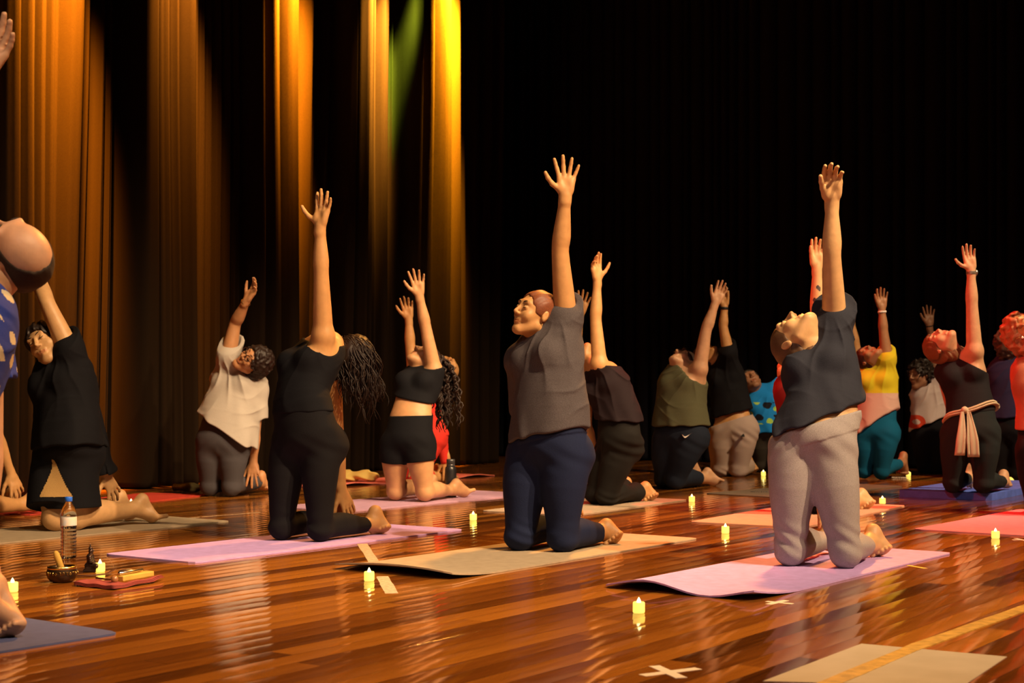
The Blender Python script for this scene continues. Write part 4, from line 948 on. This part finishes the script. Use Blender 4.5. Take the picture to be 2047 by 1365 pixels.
person(dict(id='sash_woman', d0=9.5, vox=.0048, tone=(.60, .35, .20), g=1.0, lg=1.0, pf=(-.28, -.96, 0), cf=(-.35, -.88, .3), chk=1, floor=.048,
    pel=(1942, 858, 0), chest=(1930, 768, .08), neck=(1908, 712, .14), head=(1882, 690, .10), F=(-.40, -.30, .86), U=(-.7, .5, .1),
    shU=(1948, 702, 0), elU=(1943, 612, 0), wrU=(1941, 540, 0), tipU=(1932, 472, 0), thumbU=-1, spreadU=.10, thU=1.15, gapU=1.0,
    shD=(1888, 745, .18), elD=(1910, 845, .36), wrD=(1935, 925, .42), tipD=(1946, 962, .42),
    kN=(1966, 968, 0), kF=(1905, 968, .08), aN=(2003, 962, .33), hipN=(1968, 868, 0), hipF=(1912, 868, .05),
    wear=[dict(kind='tank', name='tank_top', mat=cloth('black_sheen', (.016, .014, .017)), loose=.0, inf=.006, hem=((1880, 832), (1990, 820)), top=((1885, 700), (1972, 744)), opU=.078, opo=.0, nk=.55, amp=.001, nd=.01),
          dict(kind='legs', name='leggings', mat=cloth('charcoal_legging', (.018, .022, .024)), waist=((1880, 826), (1990, 812)), endN=.96, endF=.9)],
    acc=[sash, watch], hair=dict(col=(.17, .075, .03), th=.014, amp=.003)), 'person in black top with cream sash at the waist, kneeling on blue foam mat')
person(dict(id='navy_tee_person', d0=11.6, vox=.0055, tone=fair, g=1.05, tg=1.15, pf=(-.5, -.86, 0), chk=1, bust=.5,
    pel=(2022, 858, 0), chest=(2022, 775, .03), neck=(2018, 722, .05), head=(2012, 690, .05), F=(-.1, .85, .45), U=(-.2, -.4, .9),
    shU=(2055, 735, 0), elU=(2075, 660, 0), wrU=(2080, 600, 0), tipU=(2080, 550, 0), shD=(1992, 750, .1), elD=(2000, 820, .25), wrD=(2010, 895, .35), tipD=(2015, 925, .36),
    kN=(2030, 940, 0), kF=(2000, 940, .05), wear=[dict(kind='tee', name='t_shirt', mat=cloth('navy_tee', (.022, .018, .055)), loose=.03, hem=((1980, 838), (2070, 832)), slU=.4, slD=.6, nk=.4, amp=.006),
          dict(kind='legs', name='trousers', mat=black_knit, waist=((1985, 825), (2065, 820)), endN=.97, endF=.97, loose=.01)],
    hair=dict(col=(.07, .03, .018), th=.026, curly=110, amp=.008)), 'person with curly brown hair in navy t-shirt behind the right edge')
def earring(J, body):
    mb = MB(); c = J.head+J.S*(.08 if np.dot(J.S, V(-1, -1, 0)) > 0 else -.08)-J.U*.045; mb.lathe(c, [(.001, 0), (.006, .003), (.007, .008), (.004, .013), (.001, .016)], 10); mb.build('earring', mat('pearl', (.9, .85, .8), .2), body)
person(dict(id='orange_top_woman', d0=8.3, vox=.005, tone=warm, g=1.0, pf=(-.5, -.86, 0), cf=(-.5, -.8, .2), chk=1,
    pel=(2092, 890, 0), chest=(2082, 785, .1), neck=(2066, 715, .16), head=(2046, 662, .12), F=(.10, -.55, .83), U=(-.55, .4, .6),
    shU=(2110, 700, 0), elU=(2120, 600, 0), wrU=(2125, 515, 0), tipU=(2127, 455, 0), shD=(2048, 745, .1), elD=(2062, 840, .3), wrD=(2080, 940, .4), tipD=(2090, 985, .42),
    kN=(2110, 1010, 0), kF=(2072, 1010, .03), hipF=(2068, 905, 0),
    wear=[dict(kind='tank', name='tank_top', mat=cloth('orange', (.36, .12, .07)), loose=.015, hem=((2030, 860), (2140, 860)), opU=.055, nk=.4, opD=.05),
          dict(kind='legs', name='leggings', mat=black_knit, waist=((2030, 845), (2140, 845)))], acc=[earring],
    hair=dict(col=(.35, .12, .05), th=.020, curly=110, amp=.008)), 'person with fair curly hair and orange top cut off by the right edge')
def redsleeve(J):
    return seg(J.elD, lerp(J.elD, J.wrD, .9)-V(.01, 0, .03), .05, .03, k=.03)
person(dict(id='coral_top_person', d0=10.8, vox=.0055, tone=warm, g=1.0, pf=(-.4, -.9, 0), chk=1,
    pel=(842, 872, 0), chest=(842, 815, .06), neck=(850, 768, .1), head=(890, 738, .26), F=(.5, -.5, .7), U=(.7, .3, -.1),
    shU=(828, 745, 0), elU=(820, 690, 0), wrU=(817, 637, 0), tipU=(811, 584, 0), thumbU=-1, spreadU=.2, curlU=.25,
    shD=(862, 785, .15), elD=(880, 858, .25), wrD=(893, 918, .25), tipD=(897, 950, .25), kN=(832, 962, 0), kF=(810, 962, .06), aN=(882, 955, .33), hN=(888, 945, .38), bN=(900, 955, .38), toeN='back',
    wear=[dict(kind='tank', name='tank_top', mat=cloth('coral_red', (.55, .03, .02)), loose=.02, hem=((805, 870), (885, 870)), nk=.4, opU=.055, extra=[redsleeve]),
          dict(kind='legs', name='leggings', mat=cloth('coral_red', (.55, .03, .02)), waist=((805, 850), (885, 850)), endN=.5, endF=.5)]), 'person in red lit arm behind the woman in black shorts, red clothes')
def tan_panel(J, c):
    d = c-J.hipN; ax = nz(J.kN-J.hipN); h = d@ax; side = nz(np.cross(ax, J.pf)); side = side if side[0] > 0 else -side
    q = d-h[:, None]*ax; a = np.arctan2(q@side, -(q[:, 1])); return ((h > .02) & (h < .20) & (a > .42-.9*(h-.03)) & (a < .45+h*1.5)).astype(int)
person(dict(id='black_long_sleeve_woman', d0=7.42, vox=.005, tone=(.50, .29, .13), g=1.06, lg=1.08, tg=1.1, pf=(-.8, -.6, 0), cf=(-.4, -.85, .1), chk=1,
    pel=(133, 892, 0), chest=(130, 790, .06), neck=(118, 722, .08), head=(92, 688, .05), F=(-.22, -.95, .08), U=(-.55, .15, .85),
    shU=(138, 700, 0), elU=(96, 610, 0), wrU=(62, 520, .15), tipU=(45, 470, .15), shD=(158, 765, .14), elD=(186, 858, .22), wrD=(212, 950, .30), tipD=(240, 1008, .34), palmD=(-.3, .5, -.7), spreadD=.5, curlD=.2, thumbD=-1, thD=1.0,
    kN=(150, 1036, 0), kF=(112, 1036, -.04), aN=(266, 1018, .30), hN=(284, 998, .34), bN=(308, 1036, .36), toeN='back', aF=(225, 1008, .44), hF=(240, 990, .47), bF=(262, 1022, .5), toeF='back', hipN=(148, 908, 0), hipF=(118, 908, .05),
    wear=[dict(kind='tee', name='long_sleeve_top', mat=black_knit, loose=.03, hem=((70, 900), (215, 890)), slU=.22, slD=1.92, nk=.5, amp=.006, flare=.02),
          dict(kind='shorts', name='shorts', mat=black_knit, mats=[cloth('tan_panel', (.36, .22, .08))], mi=tan_panel, waist=((70, 870), (215, 860)), fr=.84, inf=.010, flare=.03)],
    hair=dict(col=(.014, .008, .006), th=.018, line=.0, low=.03, amp=.003, add=[lambda J: seg(J.head+J.S*.06-J.F*.05, J.neck+J.S*.07+V(0, 0, -.10), .04, .02, k=.03), lambda J: seg(J.head-J.S*.06-J.F*.05, J.neck-J.S*.07+V(0, 0, -.08), .04, .02, k=.03)])), 'person in black long sleeved top, head tilted, reaching back to bare heels')
person(dict(id='far_left_person', d0=8.1, vox=.006, tone=warm, pf=(-.6, -.8, 0), chk=1, pel=(-75, 890, 0), chest=(-85, 790, .06), neck=(-78, 730, .08), head=(-80, 695, .1), F=(-.5, -.6, .5), U=(.2, .2, .9),
    shU=(-60, 715, 0), elU=(-70, 620, 0), wrU=(-70, 535, 0), tipU=(-70, 470, 0), shD=(-45, 780, .15), elD=(-8, 868, .28), wrD=(22, 948, .34), tipD=(40, 996, .34), palmD=(-.3, .5, -.7), spreadD=.3, curlD=.3,
    kN=(-60, 1012, 0), kF=(-95, 1012, .05), aN=(45, 1010, .30), hN=(66, 990, .34), bN=(70, 1020, .36), aF=(15, 1000, .42), wear=[dict(kind='tank', name='tank_top', mat=black_knit, hem=((-140, 870), (-20, 870)), nk=.4, opU=.05, opD=.05),
          dict(kind='shorts', name='shorts', mat=black_knit, waist=((-140, 850), (-20, 850)), fr=.5)]), 'person at the left edge, only reaching hand and bare calves in view')
def floral(J, c):
    d = c-J.chest; x = d[:, 0]; y = d[:, 1]; z = d[:, 2]
    a = np.sin(x*70+2*np.sin(z*40))+np.sin(z*62+2*np.sin(x*45+y*30))+np.sin(y*60+z*30); return (a > 1.15).astype(int)
person(dict(id='bald_man', d0=3.82, vox=.005, tone=(.50, .28, .17), g=1.12, tg=1.1, bust=0, chk=1, pf=(-.6, -.8, 0), cf=(-.6, -.6, .5),
    pel=(-230, 945, .08), chest=(-110, 735, .22), neck=(-58, 610, .34), head=(38, 503, .42), F=(-.50, -.20, .85), U=(.62, -.75, .1), hs=.96,
    shU=(-92, 585, .2), elU=(-95, 370, .25), wrU=(-34, 152, .30), tipU=(34, 22, .30), palmU=(-.3, -.9, .2), thumbU=-1, spreadU=.16,
    shD=(-35, 690, .42), elD=(-24, 880, .42), wrD=(-30, 1060, .40), tipD=(-35, 1150, .38), hsc=1.08,
    kN=(-311, 1282, 0), kF=(-420, 1270, .1), aN=(-40, 1195, .30), hN=(-10, 1168, .38), bN=(34, 1254, .36), hipN=(-205, 985, .05), hipF=(-290, 985, .1),
    wear=[dict(kind='tee', name='shirt', mat=cloth('royal_blue', (.03, .05, .28), speck=.05), mats=[cloth('print_cream', (.60, .50, .33), speck=.05)], mi=floral, loose=.03, hem=((-380, 1000), (-40, 960)), slU=.4, slD=.35, nk=.45, amp=.006, flare=.02),
          dict(kind='shorts', name='shorts', mat=black_knit, waist=((-380, 960), (-60, 920)), fr=.8)],
    hair=dict(rough=.9, col=(.030, .018, .011), th=.0035, amp=.0006, cut=[lambda J: ell(J.head+J.U*.075+J.F*.01, .07, .085, .06, J.S, J.F, J.U, .01, 's')])), 'bald person in blue shirt with cream print, leaning back at the left edge')
# ---------------------------------------------------------------- things on the floor
wp = fl(137, 1116); b = empty('water_bottle', wp, 'clear plastic water bottle with blue cap and pale label', 'bottle')
pet = mat('clear_plastic', (.92, .95, .97), .08, spec=.5, trans=1.)
prof = [(.020, .0008), (.030, .003), (.032, .010)]
for i in range(8):
    z = .016+i*.0145; prof += [(.032, z), (.0295, z+.005), (.032, z+.010)]
prof += [(.0325, .135), (.0325, .178), (.032, .186), (.028, .205), (.019, .222), (.0125, .232), (.0125, .240)]
MB().lathe(wp, prof, 32).build('bottle_body', pet, b)
MB().lathe(wp, [(.0335, .137), (.0337, .138), (.0337, .172), (.0335, .173)], 32, cap=False).build('label', mat('bottle_label', (.55, .58, .62), .5, col2=(.75, .60, .45), nscale=34), b)
MB().lathe(wp+V(0, 0, .236), [(.0145, 0), (.0155, .001), (.0155, .017), (.0145, .019), (.006, .0195)], 24).build('cap', mat('blue_cap', (.02, .13, .65), .4), b)
# singing bowl
bp_ = fl(124, 1163)
bw = empty('singing_bowl', bp_, 'dark brass singing bowl with engraved gold band', 'bowl')
MB().lathe(bp_, [(.028, .0008), (.040, .003), (.050, .014), (.0545, .028), (.054, .040), (.051, .050), (.0505, .056)]+[(.0475, .056), (.048, .048), (.0505, .036), (.050, .026), (.045, .014), (.030, .008), (.004, .007)], 40).build('bowl_body', mat('dark_bronze', (.06, .035, .02), .35, metal=.8, bump=(60, .2, .002)), bw)
MB().lathe(bp_, [(.0512, .049), (.0518, .051), (.0516, .0575), (.0490, .0590), (.0465, .0575)], 40, cap=False).build('rim', mat('brass', (.75, .48, .14), .28, metal=1), bw)
mb = MB(); rs = random.Random(3)
for k in range(26):
    a = 2*math.pi*k/26; r = .0552; p = bp_+V(math.cos(a)*r, math.sin(a)*r, .034); tg = V(-math.sin(a), math.cos(a), 0)
    kind = k % 4; pts = [[(-.005, .006), (.004, .006), (.004, -.004)], [(-.004, -.006), (-.004, .005), (.002, .006), (.004, 0), (0, -.003)], [(-.005, .005), (.005, .005), (.001, 0), (.004, -.006)], [(-.003, 0), (0, .005), (.004, 0), (0, -.005), (-.003, 0)]][kind]
    mb.tube([p+tg*x+V(0, 0, z) for x, z in pts], .0011, 4)
mb.build('engraving', mat('brass', (.75, .48, .14), .28), bw)
# mallet leaning in the bowl
ma = fl(124, 1163)+V(.012, -.004, .012); md_ = nz(V(-.034, -.02, .115))
o = empty('bowl_mallet', ma, 'thick mustard coloured mallet leaning in the singing bowl', 'mallet')
MB().lathe(ma, [(.006, 0), (.010, .004), (.0115, .012), (.0115, .085), (.0105, .098), (.007, .106), (.002, .109)], 18, md_).build('mallet_stick', mat('suede_mustard', (.46, .27, .05), .85, bump=(200, .4, .003), speck=.2), o)
# small seated statue
sp = fl(184, 1143)
P = lambda x, y, z: sp+V(x, y, z)
pr = [seg(P(-.026, 0, .006), P(.026, 0, .006), .006, .006, V(0, 1, 0), 2.6, k=.004), seg(P(-.020, 0, .014), P(.020, 0, .014), .006, .006, V(0, 1, 0), 2.4, k=.004),
      seg(P(-.006, 0, .028), P(-.006, 0, .055), .0135, .0115, V(1, 0, 0), 1.1, k=.006), seg(P(-.006, 0, .055), P(-.006, 0, .064), .014, .006, V(0, 1, 0), 1.3, k=.006),
      seg(P(-.018, .004, .024), P(.020, -.014, .024), .0085, .0085, k=.006), seg(P(-.018, -.004, .024), P(.020, .014, .024), .0085, .0085, k=.006), seg(P(.020, -.014, .024), P(.002, .010, .023), .008, .007, k=.005),
      ell(P(-.004, 0, .079), .0095, .009, .012, k=.004), ell(P(-.006, 0, .091), .0075, .0075, .006, k=.004), seg(P(-.006, 0, .094), P(-.006, 0, .104), .0035, .001, k=.003),
      seg(P(-.004, -.015, .058), P(0, -.020, .040), .0055, .005, k=.004), seg(P(0, -.020, .040), P(.012, -.006, .033), .005, .0042, k=.004),
      seg(P(-.004, .015, .058), P(0, .020, .040), .0055, .005, k=.004), seg(P(0, .020, .040), P(.012, .006, .033), .005, .0042, k=.004),
      seg(P(.005, 0, .080), P(.007, 0, .077), .0018, .0022, k=.002), ell(P(-.004, .0095, .078), .002, .0015, .006, k=.002), ell(P(-.004, -.0095, .078), .002, .0015, .006, k=.002)]
for p in pr:
    if p['t'] == 'seg': p['a'] = (p['a']-sp.astype(np.float32))*np.float32(1.05)+sp.astype(np.float32); p['b'] = (p['b']-sp.astype(np.float32))*np.float32(1.05)+sp.astype(np.float32)
v, f = sdf_mesh(pr, .0013, lambda Q: (.0006*np.sin((Q[..., 2]-.02)*900)*(Q[..., 2] < .06)).astype(np.float32)); v = v-V(0, 0, v[:, 2].min()-.0005)
props(mesh_obj('seated_statue', v, f, mat('dark_bronze_statue', (.055, .032, .025), .28, metal=.6), origin=sp), 'small dark bronze seated meditating statue beside the singing bowl', 'statue')
# incense holder: thin curved wooden strip with a stick
ip = fl(205, 1156)
mb = MB(); mb.tube([fl(150, 1154)+V(0, 0, .006), fl(185, 1153)+V(0, 0, .006), fl(215, 1152)+V(0, 0, .010), fl(232, 1146)+V(0, 0, .020)], [.010, .012, .010, .005], 8, flat=.28, up=V(0, 0, 1))
props(mb.build('incense_holder', mat('dark_wood', (.08, .03, .015), .4), None, origin=fl(150, 1154)), 'thin curved dark wooden incense holder behind the folded cloth', 'incense holder')
a = fl(228, 1146)+V(0, 0, .024); mb = MB(); mb.tube([a, a+V(-.012, 0, .022), a+V(-.030, .0, .040), a+V(-.05, .01, .052)], .0009, 5)
props(mb.build('incense_stick', mat('incense', (.35, .18, .09), .7), None, origin=a), 'thin bent incense stick rising beside the candle', 'incense stick')
# folded cloth
def cloth_sheet(path, wv, wd, th, m, name, label, cat, amp=.004):
    vs = []; n = len(path); M_ = 12
    for s_ in (1, 0):
        for i, p in enumerate(path):
            for j in range(M_+1):
                t = j/M_; vs.append(p+wv*(t-.5)*wd+V(0, 0, (th if s_ else 0)+amp*(math.sin(i*1.1+t*4)+1)*.5))
    k = n*(M_+1); fs = []
    for i in range(n-1):
        for j in range(M_):
            a = i*(M_+1)+j; fs.append((a, a+M_+1, a+M_+2, a+1)); a += k; fs.append((a, a+1, a+M_+2, a+M_+1))
    ring = [i*(M_+1) for i in range(n)]+[(n-1)*(M_+1)+j for j in range(1, M_+1)]+[i*(M_+1)+M_ for i in range(n-2, -1, -1)]+[j for j in range(M_-1, 0, -1)]
    for a, b_ in zip(ring, ring[1:]+ring[:1]): fs.append((b_, a, a+k, b_+k))
    return fs, vs
mcl = cloth('maroon', (.26, .055, .05)); root = empty('folded_cloth', fl(225, 1170), 'folded maroon cloth under the wooden chime', 'cloth')
A = fl(160, 1168); Bc = fl(240, 1176); Cc = fl(318, 1163)
for li in range(3):
    path = [lerp_(A, Bc, t)+V(0, 0, .001+li*.0045) for t in np.linspace(0, 1, 14)]+[lerp_(Bc, Cc, t)+V(0, 0, .001+li*.0045+.006*t) for t in np.linspace(.08, 1-.03*li, 9)]
    fs, vs = cloth_sheet(path, V(.15, 1, 0), .10, .0035, mcl, '', '', '')
    mesh_obj('fold', vs, fs, mcl, root)
# chime: wooden block with a metal bar
c0 = fl(238, 1171)+V(0, 0, .018); c1 = fl(300, 1161)+V(0, 0, .020); dv = nz(c1-c0); nv = V(-dv[1], dv[0], 0)
cr_ = empty('chime', c0, 'yellow wooden chime block carrying a silver metal bar', 'chime')
MB().box(lerp_(c0, c1, .5)+V(0, 0, .008), dv*np.linalg.norm(c1-c0)/2, nv*.020, V(0, 0, .0095)).build('wooden_block', mat('yellow_wood', (.62, .36, .07), .5, speck=.1), cr_, False, bevel=.003)
MB().lathe(c0+V(0, .004, .026)-dv*.004, [(.004, 0), (.0055, .001), (.0055, .122), (.004, .123)], 16, dv).build('metal_bar', mat('aluminium', (.6, .58, .55), .25, metal=1), cr_)
ch = fl(229, 1173)+V(0, 0, .027); cm = empty('chime_mallet', ch, 'small chime mallet with round brown wooden head on maroon cloth', 'mallet')
MB().lathe(ch-V(0, 0, .013), [(.002, 0), (.008, .002), (.012, .007), (.013, .013), (.012, .019), (.008, .024), (.002, .026)], 20).build('mallet_head', mat('brown_wood', (.30, .13, .05), .3, spec=.6), cm)
MB().tube([ch, ch+V(-.03, .03, -.004), ch+V(-.085, .07, -.004)], .003, 8).build('mallet_handle', mat('dark_wood', (.08, .03, .015), .4), cm)
for (x, y, c, r, lb) in ((247, 1149, (.05, .025, .02), (.020, .014, .010), 'dark smooth stone behind the chime bar'), (258, 1147, (.25, .16, .07), (.017, .012, .010), 'tan smooth stone behind the chime bar')):
    q = fl(x, y); v, f = sdf_mesh([ell(q+V(0, 0, r[2]), *r)], .0016); v = v-V(0, 0, v[:, 2].min()-.0005)
    props(mesh_obj('stone', v, f, mat('stone_%d' % x, c, .5, speck=.3, nscale=60), origin=q), lb, 'stone')
# dark flask beside the woman in shorts
q = fl(901, 998); q = fl(901, 997); fk = empty('flask', at(901, 971, 9.75)*V(1, 1, 0), 'black insulated flask standing behind the bare calf', 'flask')
q = np.array(fk.location); sc_ = 1.0
MB().lathe(q, [(.034, .0008), (.037, .004), (.037, .185), (.034, .200), (.027, .208)], 28).build('flask_body', mat('flask_black', (.012, .012, .014), .35, spec=.6, speck=.5, nscale=50), fk)
MB().lathe(q+V(0, 0, .206), [(.027, 0), (.028, .003), (.028, .012), (.025, .014), (.028, .016), (.028, .042), (.024, .047), (.008, .048)], 24).build('lid', mat('flask_lid', (.03, .03, .033), .3, spec=.6), fk)
# yellow cloth heap by the curtain
q = fl(712, 964); pr = [seg(q+V(-.13, .05, .035), q+V(.12, .0, .03), .035, .03, V(0, 1, 0), 2.2, k=.03), seg(q+V(-.1, 0, .02), q+V(.16, -.02, .015), .022, .015, V(0, 1, 0), 2.5, k=.03), seg(q+V(.05, .02, .04), q+V(.13, .02, .03), .025, .02, k=.03)]
v, f = sdf_mesh(pr, .005, lambda Q: (.007*np.sin(Q[..., 0]*42+3*np.sin(Q[..., 2]*40))).astype(np.float32)); v = v-V(0, 0, v[:, 2].min()-.008)
props(mesh_obj('crumpled_cloth', v, f, cloth('pale_yellow', (.75, .60, .18), speck=.06), origin=q), 'crumpled pale yellow cloth at the foot of the side curtain', 'cloth')
# black bag of cloth left of it
q = fl(395, 984); v, f = sdf_mesh([seg(q+V(-.15, 0, .03), q+V(.1, 0, .025), .03, .025, V(0, 1, 0), 2.5, k=.03)], .006, lambda Q: (.006*np.sin(Q[..., 0]*38+2*np.sin(Q[..., 2]*50))).astype(np.float32)); v = v-V(0, 0, v[:, 2].min()-.001)
props(mesh_obj('crumpled_cloth', v, f, cloth('olive_heap', (.09, .075, .03)), origin=q), 'dark olive cloth heap left of the white t-shirt person\'s knees', 'cloth')
# bead bracelets lying on the boards
def beads(px, py, m, label, n=22, r=.035):
    c = fl(px, py); mb = MB()
    for i in range(n):
        a = 2*math.pi*i/n; mb.lathe(c+V(math.cos(a)*r*1.6, math.sin(a)*r, .0005), [(.001, 0), (.0045, .0015), (.006, .005), (.0045, .0085), (.001, .010)], 8)
    props(mb.build('bead_bracelet', m, None, origin=c), label, 'bracelet')
beads(1797, 956, mat('pale_bead', (.6, .5, .42), .4), 'pale bead bracelet on the boards beside the teal foot')
beads(1518, 985, mat('dark_bead', (.05, .04, .035), .4), 'dark bead bracelet on the boards behind the brown mat')
